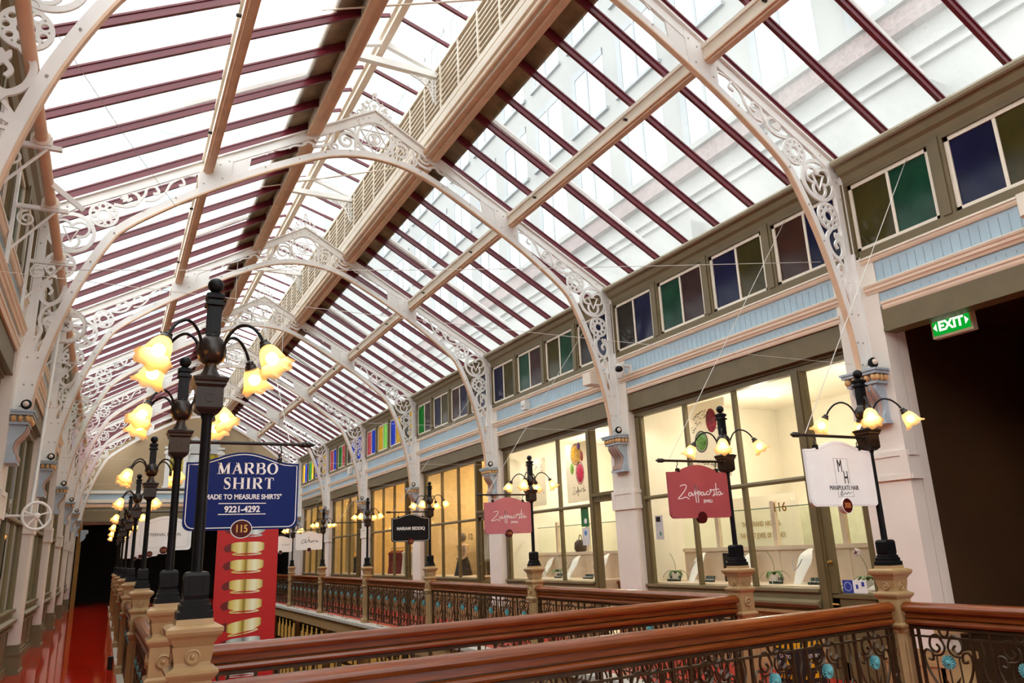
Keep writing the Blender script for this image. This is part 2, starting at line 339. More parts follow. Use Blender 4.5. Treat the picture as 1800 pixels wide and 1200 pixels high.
def cresting_b(a):
    a.ribbon(crom([(.02, 9.02), (.06, 8.98), (.1, 8.9), (.07, 8.82), (.12, 8.76)], 5), .022); leafs(a, (.1, 8.93), .06, R(30), 2)
    a.ribbon(spiral((.17, 8.8), .06, .015, R(150), -1.4, 20), .018); a.ribbon(crom([(.12, 8.76), (.24, 8.72), (.28, 8.66), (.34, 8.66), (.38, 8.6)], 5), .02)
    a.ribbon(circ((.26, 8.73), .035, 12), .014, closed=True); leafs(a, (.19, 8.86), .05, R(80), 3); a.ribbon(spiral((.4, 8.63), .03, .008, R(200), -1.2, 14), .014)
cresting = half(cresting_b)
cresting.ribbon([(0, 8.78), (0, 8.9)], [.02, .05]); leafs(cresting, (0, 8.86), .07, R(90), 3); cresting.ribbon(circ((0, 9.06), .03, 12), .02, closed=True); leafs(cresting, (0, 9.08), .07, R(90), 3)
TR_WHERE = ['', 'whose springing meets the wall by the green EXIT sign', 'over the jeweller corner by the wall security camera', 'between the pale pink sign and the black sign',
            'over the black boutique sign', 'standing one bay beyond the black boutique sign', 'framing the last but one coloured glass bay', 'standing just before the beige gable wall']
def flip(mb):
    q = MB(); q.v = [(-x, y, z) for x, y, z in mb.v]; q.f = [f_[::-1] for f_ in mb.f]; return q
def make_truss():
    t = thing('roof_truss', '', 'roof truss', group='white iron arches of the roof')
    def part(nm, fn, m=WHITE, par=None):
        out = []
        for k_ in (0, 1):
            h = MB(); fn(h); out.append(obj(nm, h if k_ == 0 else flip(h), m, par[k_] if par else t))
        return out
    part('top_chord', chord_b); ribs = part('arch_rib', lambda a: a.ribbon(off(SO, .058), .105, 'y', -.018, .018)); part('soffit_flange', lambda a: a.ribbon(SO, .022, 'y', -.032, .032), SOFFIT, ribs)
    for fn in plate_parts: part('joint_plate', fn)
    obj('crown_plate', crownplate, WHITE, t); obj('rivet', half(lambda a: a.merge(rivets(RV))), mat('greyed_rivet', (.42, .40, .36), .5), t)
    part('trefoil_grille', trefoil_b); part('rosette_grille', lambda a: rosette(a, (3.765, 6.25), .185)); part('rosette_grille', lambda a: rosette(a, (4.2, 5.46), .185))
    part('scroll_grille', scroll_b); part('scroll_grille', haunch_scroll_b); part('crown_grille', crown_b); obj('star_grille', star, WHITE, t); obj('cresting_lattice', cresting, WHITE, t)
    return t
SOFFIT = mat('tan_soffit', (.74, .50, .33), .5)  # tan colour for undersides only
tr0 = make_truss()
for k in range(1, 8):
    o = tr0 if k == 1 else copy_tree(tr0)
    o.location = (CX, T(k), 0); o['label'] = f"white openwork iron roof arch, {ORD[k]} from the camera, {TR_WHERE[k]}"
    if len(o['label'].split()) > 16: o['label'] = f"white openwork iron arch {TR_WHERE[k]}"

# ---------------------------------------------------------------- corbels under the truss feet (local: wall face at x=0, projecting to -x)
cor = thing('corbel_bracket', '', 'bracket', group='scrolled corbels under the roof arches')
prof = crom([(0, 2.9), (-.10, 2.9), (-.105, 2.96), (-.07, 3.02), (-.075, 3.12), (-.13, 3.2), (-.17, 3.27), (-.17, 3.33)], 4) + [(0, 3.33)]
c_ = MB().prism(prof, 'y', -.16, .16); c_.box(-.125, -.18, 2.87, 0, .18, 2.91)
obj('console', c_, CORBEL, cor)
g_ = MB()
for i in range(4): g_.tube([(x - .008, -.105 + .07 * i, z) for x, z in prof[3:-2]], .02, 6)
obj('flute_moulding', g_, mat('faded_pink_flute', (.45, .30, .24), .5), cor)
obj('abacus', MB().box(-.2, -.2, 3.33, 0, .2, 3.36).box(-.235, -.235, 3.44, 0, .235, 3.475).box(-.25, -.25, 3.475, 0, .25, 3.5).box(-.18, -.18, 3.36, 0, .18, 3.44), CORBEL, cor)
b_ = MB()
for i in range(5): b_.ball((-.20, -.17 + .085 * i, 3.40), .036, 6, (1, .85, 1.15))
for s_ in (-1, 1):
    for i in range(3): b_.ball((-.04 - .07 * i, s_ * .2, 3.40), .036, 6, (.85, 1, 1.15))
obj('bead_moulding', b_, GOLD, cor)
first = True
for side, xw in (('shop', 7.85), ('red floor', -1.15)):
    for k in range(1, 8):
        if side == 'red floor' and k == 1: continue
        o = cor if first else copy_tree(cor); first = False
        o.location = (xw, T(k), 0); o.rotation_euler = (0, 0, 0 if xw > 3 else pi)
        o['label'] = f"blue grey corbel with ochre beads under the {ORD[k]} arch, " + ('shop window side' if xw > 3 else 'polished red floor side')

# ---------------------------------------------------------------- glazed roof slopes
def rs(side, dx, z): return (CX + side * dx, z)
ANG = math.atan(slope)
for side, nm in ((1, 'right'), (-1, 'left')):
    for k in range(0, 8):
        y0, y1 = T(k), min(T(k + 1), YEND)
        if k == 0:
            struct('roof_glass', MB().add([(CX + side * 4.55, YBACK, EAVE + .11), (CX + side * 4.55, y0, EAVE + .11), (CX + side * .95, y0, chz(.95) + .13), (CX + side * .95, YBACK, chz(.95) + .13)], [(0, 1, 2, 3)]), ROOFGLASS, sroot('ceiling'))
        c = sroot('ceiling')
        z0, z1 = EAVE + .09, chz(.95) + .11
        xa, xb = CX + side * 4.55, CX + side * .95
        g = MB().add([(xa, y0, z0 + .02), (xa, y1, z0 + .02), (xb, y1, z1 + .02), (xb, y0, z1 + .02)], [(0, 1, 2, 3) if side < 0 else (3, 2, 1, 0)])
        struct('roof_glass', g, ROOFGLASS, c)
        n = 7; yy = [T(k) + BAY * j / n for j in range(0, n)]
        for y in yy:
            if y > YEND or y < YBACK: continue
            b = MB().prism([(xa, z0 - .085), (xb, z1 - .085), (xb, z1 + .015), (xa, z0 + .015)], 'y', y - .021, y + .021)
            b.prism([(xa, z0 - .0), (xb, z1 - .0), (xb, z1 + .03), (xa, z0 + .03)], 'y', y - .034, y + .034)
            struct('glazing_bar', b, BAR, c)
        xc = CX + side * 1.42; zc = z1 - (1.42 - .95) * (z1 - z0) / 3.6
        fl = MB().add([(xb, y0, z1 + .05), (xb, y1, z1 + .05), (xc, y1, zc + .05), (xc, y0, zc + .05)], [(0, 1, 2, 3)])
        fl.tube([(xc, y0, zc + .06), (xc, y1, zc + .06)], .03, 6); fl.tube([((xc + xb) / 2, y0, (zc + z1) / 2 + .06), ((xc + xb) / 2, y1, (zc + z1) / 2 + .06)], .02, 6)
        struct('lead_flashing', fl, LEAD, c)
        # conduit lying on the glass
        yp = y0 + BAY * .72; p = MB()
        p.tube([(xb + side * .5, yp, zc + .12), (xa - side * .3, yp, z0 + .25)], .06, 8)
        struct('roof_conduit', p, CLEARPLASTIC, c)
    # purlin and lantern beams
    xp = CX + side * 2.5; zp = chz(2.5) - .02
    pb = MB(); pb.box(xp - .065, YBACK, zp - .17, xp + .065, YEND, zp - .0); pb.box(xp - .095, YBACK, zp - .03, xp + .095, YEND, zp + .02); pr_ = struct('purlin_beam', pb, SALMON)
    struct('purlin_soffit_strip', MB().box(xp - .068, YBACK, zp - .185, xp + .068, YEND, zp - .165).box(xp - .035, YBACK, zp - .21, xp + .035, YEND, zp - .18), SOFFIT, pr_)  # strip added so the purlin underside shows tan
    for k in range(0, 7):
        for fr in (.3, .8): struct('bolt', MB().lathe([(.02, 0), (.02, .05), (.012, .055)], 8, (xp - .066, T(k) + fr * BAY, zp - .1), axis=(-1, 0, 0)), BROWNIRON, pr_)
    xb = CX + side * .95; zb = chz(.95)
    lb = MB(); lb.box(xb - side * .05, YBACK, zb - .10, xb + side * .14, YEND, zb + .16); lb.box(xb - side * .08, YBACK, zb + .13, xb + side * .12, YEND, zb + .2)
    lo = struct('lantern_beam', lb, SALMON)
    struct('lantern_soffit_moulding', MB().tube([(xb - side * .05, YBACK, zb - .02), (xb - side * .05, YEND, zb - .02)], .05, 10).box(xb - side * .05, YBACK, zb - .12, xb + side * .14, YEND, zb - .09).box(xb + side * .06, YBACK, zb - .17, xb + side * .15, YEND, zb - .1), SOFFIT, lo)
    # louvred lantern side: fascia boards and slats
    for k in range(0, 8):
        y0, y1 = (YBACK if k == 0 else T(k)), min(T(k + 1), YEND)
        lr = sroot('wall_lantern')
        L = MB(); xi = xb - side * .05
        def bx(d0, d1, y_0, z_0, y_1, z_1, M_): M_.box(xi - side * d0, y_0, z_0, xi - side * d1, y_1, z_1)
        bx(.012, -.06, y0, zb + .2, y1, zb + .3, L); bx(.0, -.06, y0, zb + .3, y1, zb + .32, L); bx(.012, -.06, y0, zb + .32, y1, zb + .42, L); bx(.02, -.06, y0, 9.48, y1, 9.56, L)
        struct('lantern_fascia', L, SALMON, lr)
        struct('louvre_backing', MB().box(xi + side * .02, y0, zb + .2, xi + side * .06, y1, 9.55), LOUVRE, lr)
        sl = MB(); n = 8
        for i in range(1, n):
            z = zb + .42 + (9.48 - zb - .42) * i / n; bx(.006, -.03, y0, z - .011, y1, z + .011, sl)
        struct('louvre_slat', sl, SALMON, lr)
        bt = MB(); y = y0
        while y < y1: bx(.014, -.03, y - .022, zb + .42, y + .022, 9.5, bt); y += BAY / 7
        struct('louvre_batten_trim', bt, SALMON, lr)
# lantern roof
ZL, ZR = 9.55, 9.86
for side in (1, -1):
    for k in range(0, 8):
        y0, y1 = (YBACK if k == 0 else T(k)), min(T(k + 1), YEND)
        c = sroot('ceiling'); xb = CX + side * 1.02
        struct('roof_glass', MB().add([(xb, y0, ZL + .05), (xb, y1, ZL + .05), (CX, y1, ZR + .08), (CX, y0, ZR + .08)], [(0, 1, 2, 3)]), ROOFGLASS, c)
        y = T(k) + BAY / 14
        if k == 0: y -= BAY
        while y < y1:
            if y > y0: struct('glazing_bar', MB().prism([(xb, ZL - .02), (CX, ZR), (CX, ZR + .06), (xb, ZL + .04)], 'y', y - .02, y + .02), BAR, c)
            y += BAY / 7
rb = MB().box(CX - .05, YBACK, ZR - .12, CX + .05, YEND, ZR + .08); rb.box(CX - .10, YBACK, ZR - .03, CX + .10, YEND, ZR + .03)
struct('ridge_beam', rb, SALMON)
# lantern ties with filigree brackets
tie = thing('lantern_tie', '', 'roof tie', group='cross ties in the roof lantern')
obj('tie_beam', MB().box(-.92, -.05, 9.36, .92, .05, 9.47), WHITE, tie)
for s_ in (-1, 1):
    obj('strut', MB().prism([(s_ * .92, 9.46), (s_ * .05, 9.72), (s_ * .05, 9.8), (s_ * .92, 9.54)], 'y', -.04, .04), WHITE, tie)
    q = MB(); q.ribbon([(s_ * .9, 9.36), (s_ * .9, 8.85)], .03); q.ribbon([(s_ * .84, 9.36), (s_ * .84, 8.95)], .015)
    for i in range(7): q.ribbon([(s_ * .84, 9.34 - .06 * i), (s_ * .9, 9.30 - .06 * i)], .012); q.ribbon([(s_ * .9, 9.34 - .06 * i), (s_ * .84, 9.30 - .06 * i)], .012)
    q.ribbon(crom([(s_ * .86, 8.9), (s_ * .8, 9.1), (s_ * .66, 9.24), (s_ * .46, 9.33)], 6), .022)
    for (a, b, r) in ((.78, 9.27, .045), (.7, 9.31, .03), (.8, 9.17, .03), (.62, 9.32, .03), (.56, 9.34, .025)): q.ribbon(circ((s_ * a, b), r, 12), .014, closed=True)
    leafs(q, (s_ * .72, 9.28), .09, R(200 if s_ > 0 else -20), 3)
    obj('filigree_lattice', q, WHITE, tie)
for k in range(0, 7):
    o = tie if k == 0 else copy_tree(tie); o.location = (CX, T(k + 1) - .5, 0)
    o['label'] = f"white cross tie with lacy brackets in the roof lantern near the {ORD[k + 1]} arch"
rod = None
for k in range(1, 7):
    tag(obj('tie_rod', MB().tube([(CX - 1.6, T(k) + 2.1, 8.05), (CX + .95, T(k) + 1.6, 8.75)], .012, 6), SALMON), f"thin white rod across the lantern beyond the {ORD[k]} arch", 'rod', 'thin rods under the lantern')

# ---------------------------------------------------------------- arcade side walls
PANES = {'n': (.012, .014, .07), 'g': (.01, .09, .045), 'o': (.09, .07, .012), 'p': (.075, .035, .035), 'r': (.09, .03, .018), 'G': (.08, .42, .12), 'B': (.09, .22, .78), 'Y': (.88, .66, .13), 'P': (.78, .28, .32), 'L': (.55, .9, .35), 'k': (.05, .04, .03)}
def panemat(c):
    if c in 'GBYPL':
        m = glassmat('coloured_glass_' + c, PANES[c], .35, PANES[c], rough=.15, refl=.5); return m
    return mat('coloured_glass_' + c, [x * .55 for x in PANES[c]], .12, var=.35, scale=3, spec=.14)  # near panes: unlit look of the glass put into a dark opaque colour
PN = {0: ['kk', 'kk', 'no', 'og'], 1: ['rn', 'no', 'gp', 'kn'], 2: ['kn', 'og', 'gp', 'no'], 3: ['kn', 'pn', 'no', 'Gp'], 4: ['kY', 'BY', 'YL', 'PB'], 5: ['Bk', 'kB', 'GP', 'PB'], 6: ['YG', 'BY', 'GY', 'YB']}
for k in PN: PN[k] = PN[k] if k else ['no', 'no', 'no', 'og']
def fascia(y0, y1, X, mk, wallname, pilaster_gap=.12):
    """mouldings and boards of one bay on the shop side; mk turns an MB to its side"""
    a, b = y0 + pilaster_gap, y1 - pilaster_gap
    wr = sroot(wallname)
    m1 = MB().prism([(X, 4.80), (X - .025, 4.803), (X - .04, 4.825), (X - .045, 4.855), (X, 4.87)], 'y', a, b); struct('sill_moulding', mk(m1), PEACH, wr)
    struct('sill_cap_trim', mk(MB().box(X - .06, a, 4.855, X, b, 4.878)), SALMON, wr)
    m2 = MB().prism([(X, 4.415), (X - .025, 4.415), (X - .035, 4.44), (X - .055, 4.455), (X - .055, 4.485), (X - .07, 4.5), (X - .07, 4.515), (X, 4.53)], 'y', a, b); struct('string_moulding', mk(m2), PEACH, wr)
    struct('string_cap_trim', mk(MB().box(X - .075, a, 4.515, X, b, 4.532)), SALMON, wr)
    m3 = MB().prism([(X, 4.195), (X - .02, 4.195), (X - .03, 4.22), (X - .03, 4.245), (X - .045, 4.26), (X - .045, 4.285), (X, 4.30)], 'y', y0 + .3, y1 - .3); struct('architrave_moulding', mk(m3), PEACH, wr)
    bd = MB().box(X, a, 4.2, X + .06, b, 4.9); struct('board', mk(bd), BLUE, wr)
    gr = MB(); y = a + .08
    while y < b: gr.box(X - .002, y - .0035, 4.56, X + .001, y + .0035, 4.76); gr.box(X - .002, y - .0035, 4.32, X + .001, y + .0035, 4.36); y += .105
    struct('board_groove', mk(gr), mat('blue_groove_line', (.25, .33, .39), .6), wr)  # darker blue strips drawn along the board joints
    # eave gutter and head
    struct('eave_bead_trim', mk(MB().tube([(X - .185, y0 + .06, 6.16), (X - .185, y1 - .06, 6.16)], .042, 8)), mat('light_olive_gutter', (.36, .31, .21), .4), wr)
    e = MB().prism([(X - .02, 5.92), (X - .05, 6.0), (X - .10, 6.03), (X - .13, 6.10), (X - .17, 6.14), (X - .17, 6.2), (X - .05, 6.22), (X + .06, 6.22), (X + .06, 5.92)], 'y', y0 + .06, y1 - .06); struct('eave_moulding', mk(e), OLIVEL, wr)
    struct('sill_rail_trim', mk(MB().box(X - .03, a, 4.895, X + .06, b, 4.985)), OLIVE, wr)
WN = [0]
def clerestory(k, y0, X, mk, pn, far_lit):
    for j in range(4):
        yc = y0 + BAY * (j + .5) / 4 ; h = .545; WN[0] += 1
        wv = sroot(f'window_{WN[0]}')
        z0, z1 = 4.985, 5.92
        fr = MB(); 
        fr.box(X - .03, yc - BAY / 8, z0, X + .06, yc - h, z1); fr.box(X - .03, yc + h, z0, X + .06, yc + BAY / 8, z1); fr.box(X - .03, yc - h, 5.87, X + .06, yc + h, z1)
        fr.box(X - .045, yc - BAY / 8 - .05, z0, X - .02, yc - BAY / 8 + .05, z1)
        struct('window_frame', mk(fr), OLIVE, wv)
        sa = MB(); t_ = .05
        sa.box(X + .0, yc - h, z0, X + .045, yc - h + t_, 5.87); sa.box(X + .0, yc + h - t_, z0, X + .045, yc + h, 5.87); sa.box(X + .0, yc - h, 5.87 - t_, X + .045, yc + h, 5.87); sa.box(X + .0, yc - h, z0, X + .045, yc + h, z0 + t_); sa.box(X + .005, yc - .018, z0, X + .04, yc + .018, 5.87)
        struct('window_sash', mk(sa), SALMON, wv)
        c = pn[j]
        for s_, ch in ((1, c[0]), (-1, c[1])):
            ya, yb = (yc + .018, yc + h - t_) if s_ > 0 else (yc - h + t_, yc - .018)
            struct('pane', mk(MB().box(X + .02, ya, z0 + t_, X + .028, yb, 5.87 - t_)), panemat(ch), wv)
def ident(mb): return mb
def mirror(mb): return mb.flipx(CX)
for side, mk, wn in ((1, ident, 'wall_right'), (-1, mirror, 'wall_left')):
    for k in range(0, 8):
        y0, y1 = T(k), min(T(k + 1), YEND); y0 = max(y0, YBACK)
        if k < 7:
            fascia(T(k), T(k + 1), 7.87, mk, wn); clerestory(k, T(k), 7.87, mk, PN[k], k >= 4)
        else:
            wr = sroot(wn); struct('end_panel', mk(MB().box(7.87, T(7), 0, 7.93, YEND, 6.2)), CREAM, wr)
    # upper wall behind the fascia, head beam, outer roof edge
    wr = sroot(wn)
    struct('upper_wall', mk(MB().box(7.93, YBACK, 4.2, 8.0, YEND, 4.96)), CREAM, wr)
    struct('pane_blackout_board', mk(MB().box(8.35, YBACK, 4.9, 8.4, T(4) - .9, 6.1)), mat('brown_blackout_board', (.16, .11, .07), .8), wr)  # board added behind the near panes to keep sky light out
    struct('lining_top', mk(MB().box(7.95, YBACK, 6.12, 8.5, YEND, 6.2)), OLIVE, wr)
    # pilasters
    for k in range(0 if side < 0 else 1, 8):
        t = T(k); P = sroot('trim_pilaster'); X = 7.85
        ya, yb = t - .27, t + .33
        sh = MB().box(X, ya, .35, X + .2, yb, 4.92)
        struct('pilaster_shaft', mk(sh), CREAM, P)
        bd = MB()
        for (za, zb_, d) in ((2.24, 2.30, .03), (2.30, 2.50, .018), (2.50, 2.56, .03)): bd.box(X - d, ya - d, za, X + .2, yb + d, zb_)
        bd.box(X - .03, ya - .03, 2.3, X, ya + .06, 2.5); bd.box(X - .03, yb - .06, 2.3, X, yb + .03, 2.5)
        struct('pilaster_band_trim', mk(bd), CREAM, P)
        pl = MB().box(X - .05, ya - .05, 0, X + .2, yb + .05, .3)
        for (za, zb_, d) in ((0, .05, .075), (.3, .35, .065), (.35, .40, .045), (.40, .46, .03)): pl.box(X - d, ya - d, za, X + .2, yb + d, zb_)
        struct('pilaster_plinth', mk(pl), OLIVEL if side < 0 else TAN, P)
        struct('clerestory_post', mk(MB().box(X + .0, t - .1, 4.9, X + .08, t + .1, 6.0)), OLIVE, P)
# ================================================================ shopfronts
SF = 7.98                                            # plane of the shop windows
SHOPNAME = {1: 'jeweller shopfront with gold number 116', 2: 'jeweller shopfront with green sticker and open doorway', 3: 'boutique shopfront with mannequin behind glass', 4: 'boutique shopfront with rail of dresses',
            5: 'shopfront with dark suits behind glass', 6: 'plain curtained shopfront next to the end wall'}
def shopfront(k, mk, gm, label, two=False, stile=OLIVE):
    t = T(k); t0, t1 = t + .33, t + BAY - .27
    o = thing('shopfront', label, 'shopfront', group=None)
    pv = [t + 1.22, t + 2.44, t + 3.55, t1 - .1] if not two else [t + 1.22, t + 2.44, t1 - .1]
    fr = MB()
    fr.box(SF, t0, 3.78, SF + .1, t1, 3.9); fr.box(SF - .03, t0, 3.86, SF + .1, t1, 3.92)
    fr.box(SF, t1 - .11, .95, SF + .1, t1, 3.8); fr.box(SF + .02, t1 - .16, .95, SF + .08, t1 - .1, 3.8)
    fr.box(SF - .01, t + 1.14, 0, SF + .12, t + 1.30, 3.8); fr.box(SF - .03, t + 1.17, 0, SF, t + 1.27, 3.8)
    fr.box(SF, t0, 0, SF + .1, t0 + .1, 3.8)
    obj('frame', mk(fr), stile, o)
    hd = MB().box(7.88, t0 - .0, 3.92, SF + .12, t1, 4.22); hd.box(7.87, t0, 3.90, SF + .12, t1, 3.935)
    obj('fascia_board', mk(hd), OLIVE, o)
    for y in pv[1:-1]: obj('mullion', mk(MB().box(SF + .015, y - .028, 1.0, SF + .085, y + .028, 3.8)), stile, o)
    obj('transom', mk(MB().prism([(SF - .015, 2.37), (SF + .08, 2.37), (SF + .08, 2.43), (SF - .0, 2.43), (SF - .02, 2.40)], 'y', t + 1.3, t1 - .1)), stile, o)
    sl = MB().box(SF - .05, t + 1.3, .99, SF + .15, t1, 1.03); sl.box(SF - .01, t + 1.3, .88, SF + .1, t1, .99); sl.prism([(SF - .05, .80), (SF - .09, .84), (SF - .09, .87), (SF - .03, .9), (SF + .1, .9), (SF + .1, .8)], 'y', t + 1.3, t1)
    obj('sill', mk(sl), OLIVEL, o)
    rs_ = MB().box(SF + .02, t + 1.3, .0, SF + .1, t1, .82)
    obj('stall_riser', mk(rs_), TAN if stile is OLIVE else OLIVEL, o)
    pm = MB()
    for i in range(3):
        ya = t + 1.36 + i * (BAY - 1.75) / 3; yb = ya + (BAY - 1.75) / 3 - .1
        pm.ribbon([(ya, .18), (yb, .18), (yb, .7), (ya, .7)], .035, 'x', SF + .005, SF + .03, closed=True)
    pm.box(SF - .02, t + 1.3, .0, SF + .1, t1, .12); pm.box(SF - .04, t + 1.3, .72, SF + .1, t1, .76)
    obj('panel_moulding', mk(pm), TAN if stile is OLIVE else OLIVEL, o)
    obj('glazing', mk(MB().box(SF + .045, t + 1.3, 1.02, SF + .05, t1 - .1, 3.79)), gm, o)
    return o, t
def door(o, k, mk, gm, open_=False, head=2.5):
    t = T(k); y0, y1 = t + .43, t + 1.14
    h = MB().box(SF - .02, y0, head - .06, SF + .1, y1, head + .1); h.box(SF - .05, y0 - .03, head + .04, SF + .1, y1 + .03, head + .1)
    for i in range(8): h.box(SF - .035, y0 + .04 + .085 * i, head - .01, SF, y0 + .085 + .085 * i, head + .03)
    obj('door_head', mk(h), OLIVE, o)
    obj('fanlight_glazing', mk(MB().box(SF + .045, y0, head + .1, SF + .05, y1, 3.79)), gm, o)
    if open_: return
    d = MB().box(SF + .01, y0, .0, SF + .07, y0 + .09, head - .06); d.box(SF + .01, y1 - .1, 0, SF + .07, y1, head - .06); d.box(SF + .01, y0, .72, SF + .07, y1, .98); d.box(SF + .01, y0, 0, SF + .07, y1, .2); d.box(SF + .01, y0, head - .14, SF + .07, y1, head - .06)
    d.box(SF - .01, y0 + .02, .93, SF + .02, y1 - .02, .97); d.box(SF + .03, y0, .2, SF + .05, y1, .72)
    dl = obj('door', mk(d), OLIVE, o)
    obj('door_glazing', mk(MB().box(SF + .035, y0 + .09, .98, SF + .04, y1 - .1, head - .14)), gm, dl)
    kn = MB().lathe([(.022, 0), (.022, .012), (.012, .016), (.016, .05), (.004, .055)], 10, (SF + .01, y1 - .05, 1.35), axis=(-1, 0, 0)); obj('lock', mk(kn), BRASS, dl)
    hn = MB().tube([(SF - .0, y1 - .05, .86), (SF - .06, y1 - .05, .86), (SF - .06, y1 - .14, .86)], .012, 6); obj('handle', mk(hn), BRASS, dl)
for k in range(1, 7):
    o, t = shopfront(k, ident, SHOPGLASS, 'olive framed ' + SHOPNAME[k], two=(k == 2))
    door(o, k, ident, SHOPGLASS, open_=(k == 2), head=2.5)
LEFTN = ['', 'first', 'second', 'third', 'fourth', 'fifth', 'sixth']
for k in range(1, 7):
    o, t = shopfront(k, mirror, DARKGLASS, f'dim olive shopfront along the polished red floor, {LEFTN[k]} from the camera', stile=OLIVEL)
    door(o, k, mirror, DARKGLASS)

# ---------------------------------------------------------------- shop rooms
def room(name, x0, x1, y0, y1, z0, z1, m, skip=()):
    r = sroot(name)
    P = {'x0': MB().box(x0 - .05, y0, z0, x0, y1, z1), 'x1': MB().box(x1, y0, z0, x1 + .05, y1, z1), 'y0': MB().box(x0, y0 - .04, z0, x1, y0, z1), 'y1': MB().box(x0, y1, z0, x1, y1 + .04, z1),
         'z0': MB().box(x0, y0, z0 - .05, x1, y1, z0), 'z1': MB().box(x0, y0, z1, x1, y1, z1 + .05)}
    for q in P:
        if q not in skip: struct({'x0': 'wall_face', 'x1': 'wall_back', 'y0': 'wall_side', 'y1': 'wall_side', 'z0': 'floor_face', 'z1': 'ceiling_face'}[q], P[q], m, r)
    return r
def spot(loc, power, col=(1, .84, .62), r=.07, name='shop_lamp', sz=None):
    l = bpy.data.lights.new(name, 'SPOT'); l.spot_size = R(140); l.spot_blend = .9; l.energy = power; l.color = col; l.shadow_soft_size = r
    o = bpy.data.objects.new(name, l); COL.objects.link(o); o.location = loc; return o
YELLOWSHOP = mat('warm_yellow_shop_wall', (.72, .56, .26), .6)
ROOMM = {1: SHOPWALL, 2: SHOPWALL, 3: mat('honey_shop_wall', (.74, .60, .36), .6), 4: mat('golden_shop_wall', (.72, .54, .24), .6), 5: YELLOWSHOP, 6: YELLOWSHOP}
ROOMP = {1: 88, 2: 105, 3: 88, 4: 84, 5: 66, 6: 50}
for k in range(1, 7):
    y0, y1 = T(k) + .06, T(k + 1) - .06
    room('wall_shop', 8.12, 11.6, y0, y1, 0, 4.12, ROOMM[k], skip=('x0',))
    n = 0
    for (fx, fy) in ((8.34, .3), (8.34, .58), (8.34, .86), (10.4, .3), (10.4, .75)):
        y = y0 + BAY * fy 
        dl = obj('downlight', MB().lathe([(.07, 0), (.07, -.012), (.05, -.014)], 16, (fx, y, 4.12)), DOWN); n += 1
        tag(dl, f"round recessed ceiling downlight in the {SHOPNAME[k].replace('shopfront', 'shop').split(' with')[0]}", 'downlight', f'shop downlights of bay {ORD[k]}')
        dl['label'] = f"recessed downlight in the ceiling of the {['', 'jeweller with gold number 116', 'jeweller with open doorway', 'mannequin boutique', 'dress rail boutique', 'dark suit shop', 'plain end shop'][k]}"
        spot((fx, y, 3.95), ROOMP[k] / 5 * (1.0 if fx < 9 else .8), (1, .89, .70) if k < 3 else (1, .74, .40))
    for fy in (.3, .72):
        pl_ = bpy.data.lights.new('shop_fill_light', 'POINT'); pl_.energy = ROOMP[k] * .36; pl_.color = (1, .89, .68) if k < 3 else (1, .72, .36); pl_.shadow_soft_size = .03; po = bpy.data.objects.new('shop_fill_light', pl_); COL.objects.link(po); po.location = (9.9, y0 + BAY * fy, 3.3)  # two added fill lights per shop; no pendant fixture hangs there
    st = struct('display_platform', MB().box(8.08, T(k) + 1.32, .4, 8.75, y1, 1.05), SHOPWOOD)
    st.name = 'floor_display_platform'
# left dim rooms
r_ = room('wall_dim_room', -4.0, -1.42, YBACK, YEND, 0, 4.2, mat('dim_shop_wall', (.42, .38, .28), .7), skip=('x1',))
for k in range(1, 7): spot((-2.6, T(k) + 2.5, 3.6), 70, (1, .8, .5), .1, 'dim_room_fill')  # fill light added in each left bay, without a fixture

# ---------------------------------------------------------------- corridor with exit sign
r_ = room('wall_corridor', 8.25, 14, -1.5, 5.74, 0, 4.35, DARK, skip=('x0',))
rv = sroot('wall_corridor')
struct('corridor_reveal', MB().box(8.06, 5.5, 0, 8.22, 5.72, 4.3), CREAM, rv)
struct('corridor_lintel_beam', MB().box(7.85, -1.5, 3.95, 8.05, 5.5, 4.24).box(7.84, -1.5, 3.93, 8.06, 5.5, 3.965), OLIVE, rv)
struct('corridor_reveal', MB().box(7.88, -4.4, 0, 8.27, .3, 4.3), CREAM, rv)
struct('corridor_dado_rail', MB().box(8.26, 5.66, .55, 14, 5.74, .64), mat('brown_dado', (.12, .06, .02), .5), rv)
struct('corridor_skirting', MB().box(7.80, 5.42, .0, 8.3, 5.5, .35).box(7.79, 5.40, .35, 8.31, 5.5, .42).box(7.79, 5.40, .62, 8.3, 5.5, .68), TAN, rv)
bandr = MB().box(7.85, 5.46, 2.24, 8.0, 5.5, 2.30).box(7.85, 5.46, 2.5, 8.0, 5.5, 2.56); struct('reveal_band_trim', bandr, CREAM, rv)
spot((10.5, 3.2, 4.1), 30, (1, .55, .2), .1, 'corridor_fill')  # added fill light that lifts the brown corridor walls
ex = thing('exit_sign', 'lit green EXIT sign with white arrows under the dark corridor beam', 'exit sign', (8.13, 4.88, 3.875), -pi / 2)
obj('housing', MB().box(-.235, 0, -.115, .235, .085, .115), mat('aged_sign_plastic', (.62, .50, .33), .4), ex)
obj('lit_face', MB().box(-.215, -.006, -.085, .215, .0, .095), emitmat('exit_green', (.004, .36, .03), .55), ex)
EW = emitmat('exit_white', (.9, 1, .8), .62)
text('EXIT', .15, (.0, -.008, .006), (pi / 2, 0, 0), EW, ex, sx=.95, bold=.006)
for s_ in (-1, 1): obj('arrow', MB().prism([(s_ * .205, .005), (s_ * .165, .05), (s_ * .165, -.04)], 'y', -.012, -.007), EW, ex)
obj('bracket', MB().box(-.06, .02, .115, -.03, .06, .47).box(.03, .02, .115, .06, .06, .47), CLEARPLASTIC, ex)

